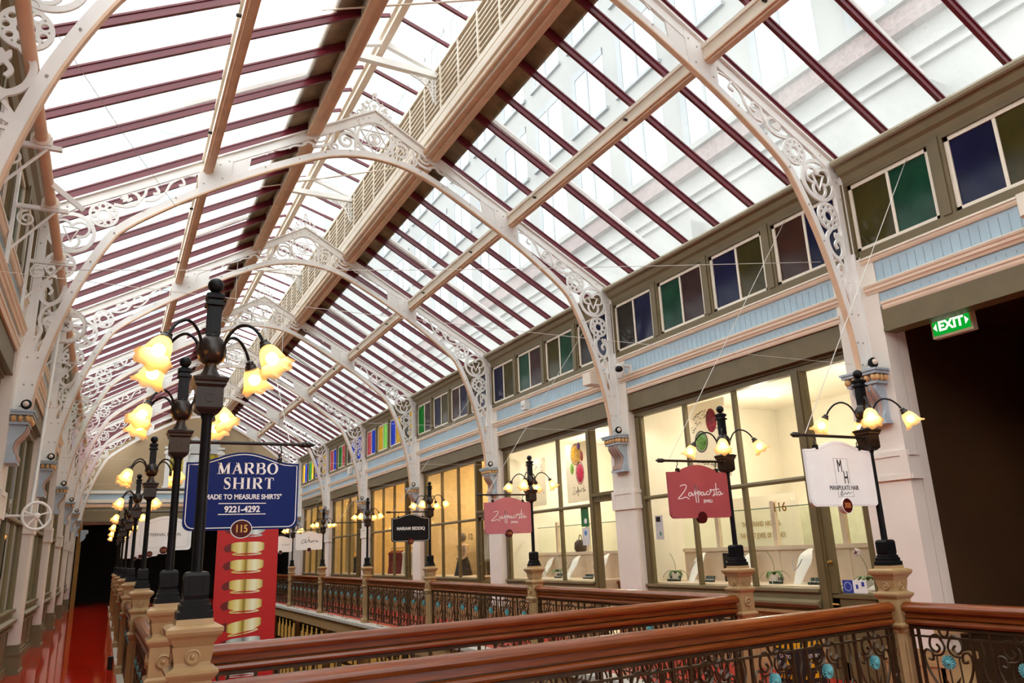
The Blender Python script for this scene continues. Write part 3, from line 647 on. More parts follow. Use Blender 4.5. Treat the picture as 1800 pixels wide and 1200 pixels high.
# ---------------------------------------------------------------- end wall
wb = sroot('wall_back')
struct('gable', MB().prism([(XL - .1, 4.86), (XR + .1, 4.86), (XR + .1, EAVE), (CX, 9.0), (XL - .1, EAVE)], 'y', YEND, YEND + .15), GABLE, wb)
struct('gable_board_groove', (lambda g: [g.box(XL, YEND - .003, 5.1 + .22 * i, XR, YEND, 5.106 + .22 * i) for i in range(17)] and g)(MB()) if False else MB().box(XL, YEND - .02, 4.86, XR, YEND, 4.9), SALMON, wb)
def endrail(za, zb, d, m, nm): struct(nm, MB().box(XL - .1, YEND - d, za, XR + .1, YEND + .1, zb), m, wb)
endrail(4.76, 4.86, .10, SALMON, 'end_sill_moulding'); endrail(4.2, 4.9, .04, BLUE, 'end_board'); endrail(4.36, 4.5, .11, SALMON, 'end_string_moulding'); endrail(4.17, 4.3, .08, APRICOT, 'end_architrave_moulding'); endrail(3.55, 4.2, .05, OLIVEL, 'end_fascia_board'); endrail(3.42, 3.56, .03, mat('dark_red_beam', (.16, .05, .02), .5), 'end_lintel_trim')
room('wall_end_room', -1.3, 8.1, YEND + .12, 47, -4.4, 3.6, BLACKROOM, skip=('y0',))
struct('end_jamb_trim', MB().box(-1.12, YEND - .05, 0, -.95, YEND + .1, 3.45), mat('ochre_jamb', (.26, .13, .02), .5), wb)
br = MB().prism(crom([(-1.0, 3.2), (-.75, 3.2), (-.72, 3.1), (-.82, 3.0), (-.8, 2.9), (-.92, 2.75), (-1.0, 2.7)], 4), 'y', YEND - .14, YEND - .02); br.ribbon(spiral((-.82, 3.05), .1, .02, 0, 1.3, 20), .03, 'y', YEND - .16, YEND - .12); br.ribbon(spiral((-.9, 2.8), .06, .02, 0, 1.3, 20), .02, 'y', YEND - .16, YEND - .12)
tag(obj('scroll_bracket', br, CORBEL), 'blue grey scrolled bracket beside the dark doorway at the far end', 'bracket')
# leadlight window in the gable
ld = thing('leadlight_window', 'white framed leadlight with twin arches high on the beige gable', 'window', (CX, YEND - .03, 5.0))
fr = MB()
for x in (-1.15, -.38, .38, 1.15): fr.box(x - .1, -.1, 0, x + .1, 0, 1.75)
for x in (-1.15, 1.15, -.38, .38): fr.box(x - .16, -.13, 0, x + .16, 0, .1); fr.box(x - .17, -.14, 1.55, x + .17, 0, 1.68); fr.box(x - .16, -.13, 1.8, x + .16, 0, 1.9)
obj('column_frame', fr, WHITE, ld)
ar = MB()
for x in (-.76, 0, .76): ar.prism([(x - .38, 1.6), (x + .38, 1.6), (x + .38, 1.75), (x + .33, 2.05), (x + .18, 2.3), (x, 2.42), (x - .18, 2.3), (x - .33, 2.05), (x - .38, 1.75)], 'y', -.06, -.0)
obj('arched_head', ar, mat('pale_grey_arch', (.62, .63, .62), .4), ld)
for i, x in enumerate((-.76, 0, .76)):
    g = obj('leadlight', MB().box(x - .28, -.03, .1, x + .28, -.015, 1.55), [glassmat('coloured_glass_Y', PANES['Y'], .35), mat('pale_window_light', (.75, .78, .78), .2), glassmat('coloured_glass_Y', PANES['Y'], .35)][i] if i == 1 else mat('yellow_leadlight', (.52, .42, .03), .2, var=.3, scale=8), ld)
    q = MB()
    for z in (.45, .8, 1.15): q.box(x - .28, -.04, z, x + .28, -.03, z + .015)
    for dx in (-.14, .14): q.box(x + dx - .006, -.04, .1, x + dx + .006, -.03, 1.55)
    if i != 1: obj('lead_lattice', q, OLIVE, g)

# back wall behind the camera, ground of the neighbouring lots
struct('wall_front', MB().prism([(XL - .3, -4.4), (XR + .3, -4.4), (XR + .3, EAVE), (CX, 9.0), (XL - .3, EAVE)], 'y', YBACK - .2, YBACK), CREAM)
# ---------------------------------------------------------------- lower storey seen through the railings
lw = sroot('wall_lower')
struct('lower_wall_face', MB().box(8.0, YBACK, -4.4, 8.1, YEND, -.4), mat('lower_shop_wall', (.40, .28, .14), .6), lw)
struct('lower_wall_face', MB().box(-1.3, YBACK, -4.4, -1.2, YEND, -.4), TAN, lw)
GLOW = emitmat('lit_lower_window', (1, .52, .12), .13)
for k in range(1, 8):
    t = T(k)
    o = thing('lower_shopfront', f'warm lit shop window on the storey below, under the {ORD[k]} arch', 'shopfront', (7.95, t, -4.4))
    obj('lit_window', MB().box(.0, .5, .8, .03, 4.6, 3.3), GLOW, o)
    q = MB(); 
    for y in (.45, 1.4, 2.2, 3.0, 3.8, 4.6): q.box(-.04, y - .04, 0, .04, y + .04, 3.5)
    for z in (.75, 2.4, 3.35): q.box(-.04, .4, z - .05, .04, 4.65, z + .05)
    obj('frame', q, OLIVE, o)
    q = MB().box(-.12, 4.7, 0, .05, 5.3, 3.9); q.box(-.2, 4.6, 3.3, .05, 5.4, 3.45); obj('pilaster', q, TAN, o)
    sc = MB()
    for i in range(5): sc.ribbon(spiral((.9 + .8 * i, 3.2), .22, .04, 0, 1.6, 20), .05, 'x', -.12, -.09)
    obj('iron_lattice', sc, BLACK, o)
gl = thing('globe_lamp', 'clear glass globe lamp hanging on the storey below', 'lamp', (7.0, 25.0, -1.9))
obj('globe', MB().ball((0, 0, 0), .3, 12), glassmat('globe_glass', (.95, .95, .9), .05), gl, True); obj('bulb', MB().ball((0, 0, 0), .1, 8), BULB, gl); obj('wire_lattice', MB().tube([(.31 * cos(a), .31 * sin(a), 0) for a in [i * pi / 8 for i in range(16)]], .012, 5, True).tube([(0, .31 * cos(a), .31 * sin(a)) for a in [i * pi / 8 for i in range(16)]], .012, 5, True).tube([(0, 0, .3), (0, 0, 1.5)], .015), BROWNIRON, gl)
pn = thing('notice_board', 'white notice board standing on the storey below', 'sign', (6.2, 16.6, -3.0)); obj('board', MB().box(-.5, -.03, 0, .5, .03, 1.0), PAPER, pn); obj('leg', MB().box(-.4, -.02, -1.4, -.35, .02, 0), BLACK, pn); obj('leg', MB().box(.35, -.02, -1.4, .4, .02, 0), BLACK, pn)

# ---------------------------------------------------------------- neighbouring buildings seen through the roof
OUTW = mat('pale_building_stone', (.29, .29, .278), .8, var=.06, scale=.5)
OUTG = mat('office_window_glass', (.56, .61, .63), .2, var=.1, scale=.4)  # sky reflection put into the pale glass colour
bd = thing('office_building', 'tall pale stone office block with rows of windows beyond the glass roof', 'building', (14.6, 0, 0))
struct_h = 44
obj('wall', MB().box(0, -14, 6, 6, 62, struct_h), OUTW, bd)
obj('string_course', MB().box(-.25, -14, 12.2, 0, 62, 12.75), mat('reddish_granite', (.22, .15, .145), .6, var=.5, scale=14), bd)
obj('cornice', MB().box(-.35, -14, 12.75, 0, 62, 12.95).box(-.12, -14, 11.55, 0, 62, 11.7).box(-.1, -14, 11.25, 0, 62, 11.35), OUTW, bd)
n = 0
wm = MB().box(-.02, -1.05, 0, .02, 1.05, 2.5)
wf = MB().box(-.05, -1.05, 2.2, .02, 1.05, 2.5).box(-.05, .8, 0, .02, 1.05, 2.5).box(-.05, -.06, 0, .02, .04, 2.3).box(-.12, -1.2, -.16, .02, 1.2, -.03)
wmm, wfm = wm.mesh('window', OUTG), wf.mesh('window_frame', mat('office_window_frame', (.26, .275, .285), .5))
for r in range(5):
    for c in range(18):
        y = -6 + 2.95 * c; z = 13.1 + 3.75 * r
        wo = link('window', wmm, bd, (0, y, z)); link('window_frame', wfm, wo)
        n += 1
sg = MB()
for r in range(5):
    for z in (1.2, 2.4, 3.1): sg.box(-.012, -14, 13.1 + 3.75 * r + z - .012, 0, 62, 13.1 + 3.75 * r + z + .012)
bk = MB()
for y in (8.2, 11.2, 15.6, 21): bk.box(-.5, y - .3, 9.9, 0, y + .3, 10.6)
obj('wall_block_trim', bk, OUTW, bd)
tw = thing('glass_tower', 'pale bluish glass tower beyond the roof slope', 'building', (-3.5, 80, 0))
obj('wall', MB().box(-7, 0, 0, 7, 14, 62), mat('tower_glass', (.235, .30, .335), .3, var=.1, scale=.2), tw)
bf = MB()
for i in range(18): bf.box(-7.05, -.08, 3 + 3.3 * i, 7.05, 0, 3.5 + 3.3 * i)
obj('floor_band_trim', bf, mat('tower_band', (.31, .35, .37), .5), tw)
struct('ground_roofs', MB().box(8.6, -30, 4.4, 60, 90, 4.6), mat('light_roof_membrane', (.5, .5, .48), .8))
struct('ground_roofs', MB().box(-60, -30, 4.4, -4.2, 90, 4.6), mat('light_roof_membrane', (.5, .5, .48), .8))
# ================================================================ balustrades
PITCH = .635
def gtube(b, p, r=.0095, n=5, k=5, closed=False): b.tube([(q[0], 0, q[1]) for q in (crom(p, k) if k else p)], r, n, closed)
def unit():
    b = MB()
    for s_ in (-1, 1):
        b.box(s_ * .235 - .011, -.011, .08, s_ * .235 + .011, .011, .95)
        gtube(b, [(s_ * .03, .80), (s_ * .07, .845), (s_ * .13, .825), (s_ * .145, .755), (s_ * .10, .715), (s_ * .06, .745), (s_ * .085, .775)], .0105)
        gtube(b, [(s_ * .03, .80), (s_ * .015, .75), (s_ * .05, .70), (s_ * .12, .69)], .0095)
        gtube(b, [(s_ * .175, .66), (s_ * .135, .655), (s_ * .14, .715), (s_ * .19, .725), (s_ * .215, .67), (s_ * .19, .57), (s_ * .12, .45), (s_ * .05, .34), (s_ * .03, .24)], .0105)
        gtube(b, [(s_ * .03, .24), (s_ * .08, .17), (s_ * .15, .18), (s_ * .165, .25), (s_ * .115, .275), (s_ * .10, .225)], .0095)
        gtube(b, [(s_ * .2, .10), (s_ * .2, .16), (s_ * .22, .3), (s_ * .2, .42), (s_ * .16, .40)], .008)
        gtube(b, [(s_ * .10, .69), (s_ * .10, .45), (s_ * .055, .35)], .007, k=4)
        b.add([(0, .004, .42), (s_ * .035, .004, .50), (s_ * .085, .012, .55), (s_ * .05, .004, .46)], [(0, 1, 2, 3), (3, 2, 1, 0)])
    gtube(b, [(0, .60), (.004, .48), (0, .3), (0, .1)], .007)
    gtube(b, circ((0, .885), .04, 14, .05), .011, 6, 0, True)
    gtube(b, [(-.235, .20), (-.1, .1), (0, .14), (.1, .1), (.235, .20)], .008)
    # wavy bar with an oval between the units
    x = PITCH / 2
    gtube(b, [(x, .83), (x + .012, .74), (x - .01, .66), (x, .555)], .009); gtube(b, [(x, .37), (x + .01, .28), (x - .01, .2), (x, .1)], .009)
    gtube(b, circ((x, .46), .042, 12, .09), .010, 5, 0, True); b.box(x - .085, -.006, .454, x + .085, .006, .466)
    return b
def flower():
    b = MB()
    for sy in (-1, 1):
        for i in range(14):
            q = 2 * pi * i / 14; c, s_ = cos(q), sin(q); r0, r1, wd = .018, .058, .012
            p = lambda r, t, y: (r * c - t * s_, y * sy, r * s_ + t * c)
            vs = [p(r0, -wd * .5, .014), p(r0, wd * .5, .014), p(.045, wd, .018), p(r1, 0, .010), p(.045, -wd, .018)]
            b.add(vs, [(0, 1, 2, 3, 4) if sy < 0 else (4, 3, 2, 1, 0)])
        b.lathe([(.022, 0), (.018, .012), (.006, .016)], 8, (0, sy * .014, 0), axis=(0, sy, 0))
    b.lathe([(.024, -.012), (.024, .012)], 10, axis=(0, 1, 0))
    return b
UNIT, FLOWER = unit().mesh('scroll_grille', IRON, True), flower().mesh('flower', TEAL)
def rail_prof(pts, ln):  # profile (y, z) swept along x
    return MB().prism(pts, 'x', 0, ln)
RAILP = [(-.028, .96), (.028, .96), (.028, 1.005), (.055, 1.01), (.066, 1.028), (.066, 1.045), (.055, 1.064), (.035, 1.077), (.012, 1.083), (-.012, 1.083), (-.035, 1.077), (-.055, 1.064), (-.066, 1.045), (-.066, 1.028), (-.055, 1.01), (-.028, 1.005)]
LOWP = [(-.02, .905), (.02, .905), (.038, .912), (.046, .928), (.040, .946), (.022, .955), (-.022, .955), (-.040, .946), (-.046, .928), (-.038, .912)]
def balustrade(p0, p1, label, n=None):
    a, b = Vector(p0), Vector(p1); d = b - a; ln = d.length; rz = math.atan2(d.y, d.x)
    o = thing('balustrade', label, 'balustrade', (a.x, a.y, 0), rz, 'iron balustrades with wooden handrails')
    obj('handrail', rail_prof([(y * .92, z + .012) for y, z in RAILP], ln), WOOD, o, True); obj('lower_rail', rail_prof([(y * .9, z + .008) for y, z in LOWP], ln), WOOD, o, True)
    fr = MB().box(0, -.016, .885, ln, .016, .905).box(0, -.012, .822, ln, .012, .838).box(0, -.012, .9, ln, .012, .975).box(0, -.014, .085, ln, .014, .105)
    n = n or max(1, round(ln / PITCH)); pt = ln / n; sx = pt / PITCH
    for i in range(n + 1): fr.box(pt * i - .011 + (.02 if i == 0 else -.02 if i == n else 0), -.011, 0 if i in (0, n) else .09, pt * i + .011 + (.02 if i == 0 else -.02 if i == n else 0), .011, .90) if i in (0, n) else None
    obj('iron_frame', fr, IRON, o)
    for i in range(n):
        g = link('scroll_grille', UNIT, o, (pt * (i + .5), 0, 0)); g.scale = (sx, 1, 1)
        link('flower', FLOWER, g, (0, 0, .645))
    return o
# ---------------------------------------------------------------- newel posts
PX_L, PX_R = .41, 6.08
LY = [4.18, 5.99, 10.05, 14.42, 19.0, 23.6, 28.2, 32.8]
RY = [4.61, 6.46, 11.0, 15.5, 19.97, 24.7, 29.2, 33.8]
ORD8 = ['nearest', 'second', 'third', 'fourth', 'fifth', 'sixth', 'seventh', 'last']
np_ = thing('newel_post', '', 'post', group='tan posts of the balustrades')
obj('cap', MB().lathe([(.085, 1.27), (.105, 1.305), (.12, 1.32), (.127, 1.335), (.127, 1.352), (.105, 1.365), (.085, 1.368), (.082, 1.392)], square=True), TAN, np_)
obj('shaft', MB().lathe([(.088, 1.12), (.088, 1.135), (.082, 1.175), (.08, 1.2), (.092, 1.27)], square=True).lathe([(.09, .93), (.09, 1.12)], square=True), TAN, np_)
obj('collar_moulding', MB().lathe([(.09, 1.115), (.11, 1.14), (.115, 1.15), (.115, 1.163), (.095, 1.172), (.085, 1.18)], square=True), TAN, np_)
obj('collar_moulding', MB().lathe([(.09, .87), (.112, .90), (.112, .915), (.095, .93)], square=True), TAN, np_)
obj('column', MB().lathe([(.108, .12), (.095, .14), (.095, .16), (.09, .18), (.09, .84), (.1, .86), (.1, .88)], 8, rot=pi / 8), TAN, np_)
q = MB()
for i in range(4):
    a = i * pi / 2; c, s_ = cos(a), sin(a)
    for t in (-.045, .045): q.add([(c * r - s_ * (t + d), s_ * r + c * (t + d), z) for z in (.24, .80) for r, d in ((.082, -.008), (.094, 0), (.082, .008))], [(0, 1, 4, 3), (1, 2, 5, 4)])
obj('flute_moulding', q, TAN, np_)
obj('plinth', MB().lathe([(.12, 0), (.12, .1), (.105, .12), (.1, .13)], square=True), TAN, np_)
ro = MB()
for i in range(4):
    a = i * pi / 2; ax = (cos(a), sin(a), 0)
    ro.lathe([(.036, 0), (.036, .006), (.028, .010), (.024, .004), (.012, .004), (.010, .012), (.003, .015)], 14, (cos(a) * .083, sin(a) * .083, 1.225), axis=ax)
    ro.lathe([(.048, 0), (.048, .012), (.038, .018), (.032, .006), (.016, .006), (.013, .018), (.003, .022)], 16, (cos(a) * .09, sin(a) * .09, 1.025), axis=ax)
obj('rosette_trim', ro, TAN, np_)
first = True
def place_post(x, y, lab):
    global first
    o = np_ if first else copy_tree(np_); first = False; o.location = (x, y, 0); o['label'] = lab; return o
for i, y in enumerate(LY): place_post(PX_L, y, f"tan painted post with round bosses beside the polished red floor, {ORD8[i]} in line")
for i, y in enumerate(RY): place_post(PX_R, y, f"tan painted post with round bosses along the shop window gallery, {ORD8[i]} in line")
# rails
balustrade((PX_L + .09, LY[0] + .0), (PX_R - .09, RY[0]), 'bridge balustrade facing the camera with thick polished handrail and flowers', 9)
balustrade((PX_L + .09, LY[1]), (PX_R - .09, RY[1]), 'bridge balustrade on the far side of the footbridge', 9)
balustrade((PX_R + .0, RY[0] - .1), (PX_R + .0, .3), 'balustrade running toward the camera past the dark corridor', 7)
for i in range(1, 7): balustrade((PX_R, RY[i] + .09), (PX_R, RY[i + 1] - .09), f"shop side balustrade between the {ORD8[i]} and {ORD8[i + 1]} posts", 7)
balustrade((PX_R, RY[7] + .09), (PX_R, YEND), 'shop side balustrade from the last post to the end wall', 7)
for i in range(1, 7): balustrade((PX_L, LY[i] + .09), (PX_L, LY[i + 1] - .09), f"red floor side balustrade between the {ORD8[i]} and {ORD8[i + 1]} posts", 7)
balustrade((PX_L, LY[7] + .09), (PX_L, YEND), 'red floor side balustrade from the last post to the end wall', 8)
# bent stays on the outer face of the shop side rails
for i in range(2, 6):
    b = MB()
    for fy in (.33, .66):
        y = RY[i] + (RY[i + 1] - RY[i]) * fy; b.tube([(PX_R - .03, y, .6), (PX_R - .2, y, .05), (PX_R - .05, y, .02)], .009, 5)
    tag(obj('rail_stay_lattice', b, IRON), f"bent iron stays bracing the shop side balustrade past the {ORD8[i]} post", 'brace')

# ================================================================ lamp posts
def make_lamp(sgn, M_):
    t = thing('lamp_post', '', 'lamp post', group='black lamp posts with four flower shades')
    obj('base', MB().lathe([(.08, 1.392), (.08, 1.425), (.07, 1.43), (.07, 1.455), (.062, 1.46), (.062, 1.475), (.053, 1.482), (.057, 1.50), (.057, 1.59), (.05, 1.605), (.035, 1.61)], square=True), BLACK, t)
    q = MB()
    for i in range(4):
        a = i * pi / 2; c, s_ = cos(a), sin(a)
        P = lambda u, z, d: (c * (.057 + d) - s_ * u, s_ * (.057 + d) + c * u, z)
        for (u0, z0, u1, z1) in ((-.035, 1.50, -.028, 1.58), (.028, 1.50, .035, 1.58), (-.035, 1.575, .035, 1.582), (-.035, 1.498, .035, 1.505)):
            q.add([P(u0, z0, .003), P(u1, z0, .003), P(u1, z1, .003), P(u0, z1, .003), P(u0, z0, -.002), P(u1, z0, -.002), P(u1, z1, -.002), P(u0, z1, -.002)], [(0, 1, 2, 3), (0, 4, 5, 1), (1, 5, 6, 2), (2, 6, 7, 3), (3, 7, 4, 0)])
    obj('base_panel_moulding', q, BLACK, t)
    obj('pole', MB().lathe([(.027, 1.6), (.0255, 2.36), (.034, 2.385), (.046, 2.41)], 16), BLACK, t, True)
    obj('junction_box', MB().lathe([(.04, 2.39), (.062, 2.41), (.066, 2.42), (.066, 2.525), (.078, 2.54), (.078, 2.55), (.085, 2.56), (.088, 2.575), (.075, 2.58), (.07, 2.585)], square=True), M_, t)
    q = MB()
    for i in range(4): a = i * pi / 2; q.lathe([(.024, 0), (.024, .004), (.019, .004), (.019, .001)], 16, (cos(a) * .066, sin(a) * .066, 2.47), axis=(cos(a), sin(a), 0))
    obj('boss_trim', q, M_, t)
    obj('neck', MB().lathe([(.062, 2.58), (.05, 2.60), (.036, 2.625), (.03, 2.65), (.036, 2.665)], 16), M_, t, True)
    obj('globe', MB().lathe([(.036, 2.66), (.062, 2.68), (.074, 2.71), (.076, 2.735), (.07, 2.77), (.05, 2.80), (.034, 2.812), (.034, 2.82)], 20), M_, t, True)
    obj('upper_shaft', MB().lathe([(.033, 2.81), (.033, 2.975)], square=True).box(-.02, -.036, 2.83, .02, .036, 2.96).box(-.036, -.02, 2.83, .036, .02, 2.96), BLACK, t)
    obj('finial_collar', MB().lathe([(.035, 2.975), (.048, 2.98), (.048, 2.995), (.036, 2.998), (.034, 3.012), (.045, 3.02), (.047, 3.04), (.03, 3.052), (.015, 3.06)], square=True), BLACK, t)
    obj('finial', MB().ball((0, 0, 3.1), .042, 14), BLACK, t, True)
    for i in range(4):
        a = pi / 4 + i * pi / 2; ln_ = .38
        arm = link('lamp_arm', None, t, (0, 0, 2.73), (0, 0, a))
        pth = crom([(.05, -.045), (.065, -.03), (.078, .02), (.115, .085), (.175, .12), (.24, .105), (.29, .06), (.315, .02)], 4)
        ab = MB().tube([(x, 0, z) for x, z in pth], .0085, 7)
        obj('arm_tube', ab, BLACK, arm, True)
        ax = Vector((.58, 0, -1)).normalized()
        tip = Vector((.318, 0, .018))
        hd = MB().lathe([(.012, 0), (.021, .004), (.023, .016), (.02, .018), (.029, .026), (.033, .045), (.034, .06), (.031, .062)], 14, tip, axis=ax)
        for j in range(5):
            q = 2 * pi * j / 5
        obj('shade_holder', hd, M_, arm, True)
        sh = MB(); n = 30; rows = [(.026, .035), (.042, .058), (.053, .085), (.060, .115), (.067, .145), (.080, .168), (.093, .178)]
        vs = []
        for ri, (r, z) in enumerate(rows):
            fl_ = max(0, ri - 3) / 3
            for j in range(n):
                q = 2 * pi * j / n; wv = 1 + .07 * fl_ * cos(7 * q) + .03 * fl_ * sin(3 * q); zz = z + .009 * fl_ * sin(7 * q + .9)
                vs.append((r * wv * cos(q), r * wv * sin(q), zz))
        rot = Vector((0, 0, 1)).rotation_difference(ax); vs = [rot @ Vector(v) + tip for v in vs]
        sh.add(vs, [(i_ * n + j, i_ * n + (j + 1) % n, (i_ + 1) * n + (j + 1) % n, (i_ + 1) * n + j) for i_ in range(len(rows) - 1) for j in range(n)])
        obj('shade', sh, SHADE, arm, True)
        bc = tip + ax * .115; obj('bulb', MB().ball(bc, .033, 10, (1, 1, 1)), BULB, arm, True)
    pa = MB().tube([(sgn * .06, 0, 2.505), (sgn * .86, 0, 2.505)], .0135, 10)
    for x, r in ((.07, .018), (.875, .018), (.9, .024), (.935, .024)): pa.ball((sgn * x, 0, 2.505), r, 8, (1.2, 1, 1))
    pa.lathe([(.018, 0), (.003, .035)], 8, (sgn * .95, 0, 2.505), axis=(sgn, 0, 0))
    obj('sign_arm', pa, M_, t, True)
    return t
lampL = make_lamp(1, BROWNIRON); lampR = make_lamp(-1, BROWNIRON)
for i, y in enumerate(LY):
    o = lampL if i == 0 else copy_tree(lampL); o.location = (PX_L, y, 0); o['label'] = f"black lamp post with four amber flower shades, {ORD8[i]} in the red floor row"
    if i == 0:
        for ch in list(o.children): 
            if ch.name.startswith('sign_arm'): NOARM = ch
for i, y in enumerate(RY[:7]):
    o = lampR if i == 0 else copy_tree(lampR); o.location = (PX_R, y, 0); o['label'] = f"black lamp post with four amber flower shades, {ORD8[i]} in the shop window row"
bpy.data.objects.remove(NOARM)

# ================================================================ hanging shop signs
WTXT = mat('white_sign_paint', (.86, .84, .82), .5, var=.02); BTXT = mat('black_sign_paint', (.008, .007, .008), .5, spec=.15); GTXT = mat('grey_sign_paint', (.25, .24, .24), .5)
PLQ = mat('maroon_plaque', (.075, .006, .006), .4, spec=.2); PTXT = mat('amber_number_paint', (.62, .20, .05), .4)
def sign_poly(w_=.42, z0=1.90, z1=2.385, z2=2.465, inset=0, notch=.055, step=False):
    L = w_ - inset; pts = []
    pts += [(-L, z1 - inset)]
    tp = [(-L + (2 * L) * i / 16, 0) for i in range(17)]
    arch = []
    for i in range(1, 16):
        u = i / 16; x = -L + 2 * L * u
        h = z1 - inset + ((z2 - z1) * (.5 - .5 * cos(2 * pi * min(1, max(0, (u - .08) / .84)))) ** .8 if .08 < u < .92 else 0)
        arch.append((x, h))
    pts += arch + [(L, z1 - inset)]
    n_ = notch
    br = [(L - inset * 0, z0 + inset + n_)] + [(L - n_ + n_ * cos(q), z0 + inset + n_ + n_ * sin(q)) for q in [-R(20 * i) for i in range(1, 5)]] + [(L - n_, z0 + inset)]
    pts += br + [(-x, z) for x, z in br[::-1]]
    return pts
def hang(sx_, px, y, body, label, num, lead, edge=None, dz=0, bodyname='board'):
    cx = px + sx_ * .43
    t = thing('hanging_sign', label, 'sign', (cx, y, dz), 0, 'shop signs hung from the lamp posts')
    P = sign_poly(); obj('board', MB().prism(P, 'y', -.014, .014), body, t)
    if edge: obj('border', MB().ribbon(sign_poly(inset=.016), .006, 'y', -.0165, .0165, closed=True), edge, t)
    for s_ in (-1, 1):
        h = MB().tube(crom([(s_ * .27, 0, 2.495 - dz), (s_ * .27 + .012, 0, 2.47), (s_ * .27 - .008, 0, 2.45), (s_ * .27, 0, 2.42)], 4), .005, 5); h.box(s_ * .27 - .014, -.02, 2.385, s_ * .27 + .014, .02, 2.425); obj('hook', h, BLACK, t)
    if num is not None:
        ex_ = 1.2 if num == '115' else 1.0; pl = obj('number_plaque', MB().lathe([(.062, -.021), (.062, .021)], 28, (0, 0, 1.905), axis=(0, 1, 0)).xf(lambda x, y, z: (x * ex_, y, z)), PLQ, t)
        if lead != 'flat': obj('plaque_ring_trim', MB().ribbon([(x * ex_, z) for x, z in circ((0, 1.905), .064, 28)], .005, 'y', -.023, .023, closed=True), edge or WTXT, pl)
        if num: text(num, .075 if ex_ > 1 else .062, (0, -.0225, 1.905), (pi / 2, 0, 0), mat('gold_number_paint', (.85, .48, .08), .4) if ex_ > 1 else PTXT, pl, ex=.0006, sx=.85, bold=.0012)
    return t
# serif capitals drawn as strokes: (points, thick?)
def serif_word(word, cx, z, h, m, parent, space=.16):
    TH, TN = .17 * h, .065 * h
    G = {'M': (1.05, [('s', .12, 1), ('d', (.14, 1), (.5, .02), 1), ('d', (.88, 1), (.5, .02), 0), ('s', .9, 2)]), 'A': (.9, [('d', (.47, 1), (.12, 0), 0), ('d', (.45, 1), (.8, 0), 1), ('h', .22, .66, .33), ('f', .0, .26), ('f', .66, .94)]),
         'R': (.9, [('s', .17, 2), ('b', .17, .55, .48, 1.0), ('d', (.42, .5), (.82, .0), 1), ('f', .72, .92)]), 'B': (.85, [('s', .17, 2), ('b', .17, .52, .53, 1.0), ('b', .17, .6, 0, .54)]), 'O': (.95, [('o',)]),
         'S': (.65, [('S',)]), 'H': (1.0, [('s', .17, 2), ('s', .83, 2), ('h', .17, .83, .5)]), 'I': (.4, [('s', .2, 2)]), 'T': (.85, [('s', .425, 1), ('h', .05, .8, .965), ('v', .06), ('v', .79)])}
    W = sum(G[c][0] for c in word) + space * (len(word) - 1); x = cx - W * h / 2; b = MB(); y0, y1 = -.0165, -.014
    for ch in word:
        wd, st = G[ch]; X = lambda u: x + u * h; Z = lambda v: z - h / 2 + v * h
        def bx(u0, v0, u1, v1): b.box(X(u0), y0, Z(v0), X(u1), y1, Z(v1))
        for q in st:
            if q[0] == 's':
                th = .105 if q[2] == 2 or ch in 'T' else .035
                bx(q[1] - th, 0, q[1] + th, 1); bx(q[1] - .17, 0, q[1] + .17, .045)
                if q[2] == 2 or ch == 'M': bx(q[1] - (.17 if not (ch == 'M' and q[2] == 2) else .1), .955, q[1] + .15, 1)
            elif q[0] == 'd':
                a, e, tk = q[1], q[2], (.125 if q[3] else .045); b.prism([(X(a[0] - tk), Z(a[1])), (X(a[0] + tk), Z(a[1])), (X(e[0] + tk), Z(e[1])), (X(e[0] - tk), Z(e[1]))], 'y', y0, y1)
            elif q[0] == 'h': bx(q[1], q[3] - .03, q[2], q[3] + .03)
            elif q[0] == 'f': bx(q[1], 0, q[2], .045)
            elif q[0] == 'v': bx(q[1] - .03, .76, q[1] + .03, .98)
            elif q[0] == 'b':
                u0, ww, v0, v1 = q[1:]; mid, rv_ = (v0 + v1) / 2, (v1 - v0) / 2 - .03; uu = u0 + ww - rv_ * .9
                pts = [(u0, v1 - .03), (uu, v1 - .03)] + [(uu + rv_ * .9 * sin(a), mid + rv_ * cos(a)) for a in [pi * i / 10 for i in range(1, 10)]] + [(uu, v0 + .03), (u0, v0 + .03)]
                wv = [.06, .06] + [.06 + .15 * sin(pi * i / 10) for i in range(1, 10)] + [.06, .06]
                b.ribbon([(X(u), Z(v)) for u, v in pts], [k_ * h for k_ in wv], 'y', y0, y1)
            elif q[0] == 'o':
                n = 28; b.ribbon([(X(.475 + .38 * cos(2 * pi * i / n)), Z(.5 + .47 * sin(2 * pi * i / n))) for i in range(n)], [h * (.06 + .17 * abs(cos(2 * pi * i / n)) ** 1.5) for i in range(n)], 'y', y0, y1, closed=True)
            elif q[0] == 'S':
                pts = crom([(.56, .8), (.5, .93), (.34, .97), (.16, .9), (.12, .75), (.22, .6), (.42, .47), (.53, .32), (.5, .13), (.33, .03), (.14, .07), (.08, .22)], 4); n = len(pts)
                b.ribbon([(X(u), Z(v)) for u, v in pts], [h * (.07 + .17 * math.exp(-((i / n - .5) / .16) ** 2)) for i in range(n)], 'y', y0, y1); bx(.53, .7, .58, .98); bx(.06, .02, .11, .3)
        x += (wd + space) * h
    return obj('lettering', b, m, parent)
def script(paths, m, parent, w_=.009, name='script_lettering'):
    b = MB()
    for p in paths: b.ribbon(crom(p, 5), w_, 'y', -.017, -.014)
    return obj(name, b, m, parent)
RX = (pi / 2, 0, 0)
def T2(body, size, z, m, parent, dx=0, **kw): return text(body, size, (dx, -.0155, z), RX, m, parent, **kw)
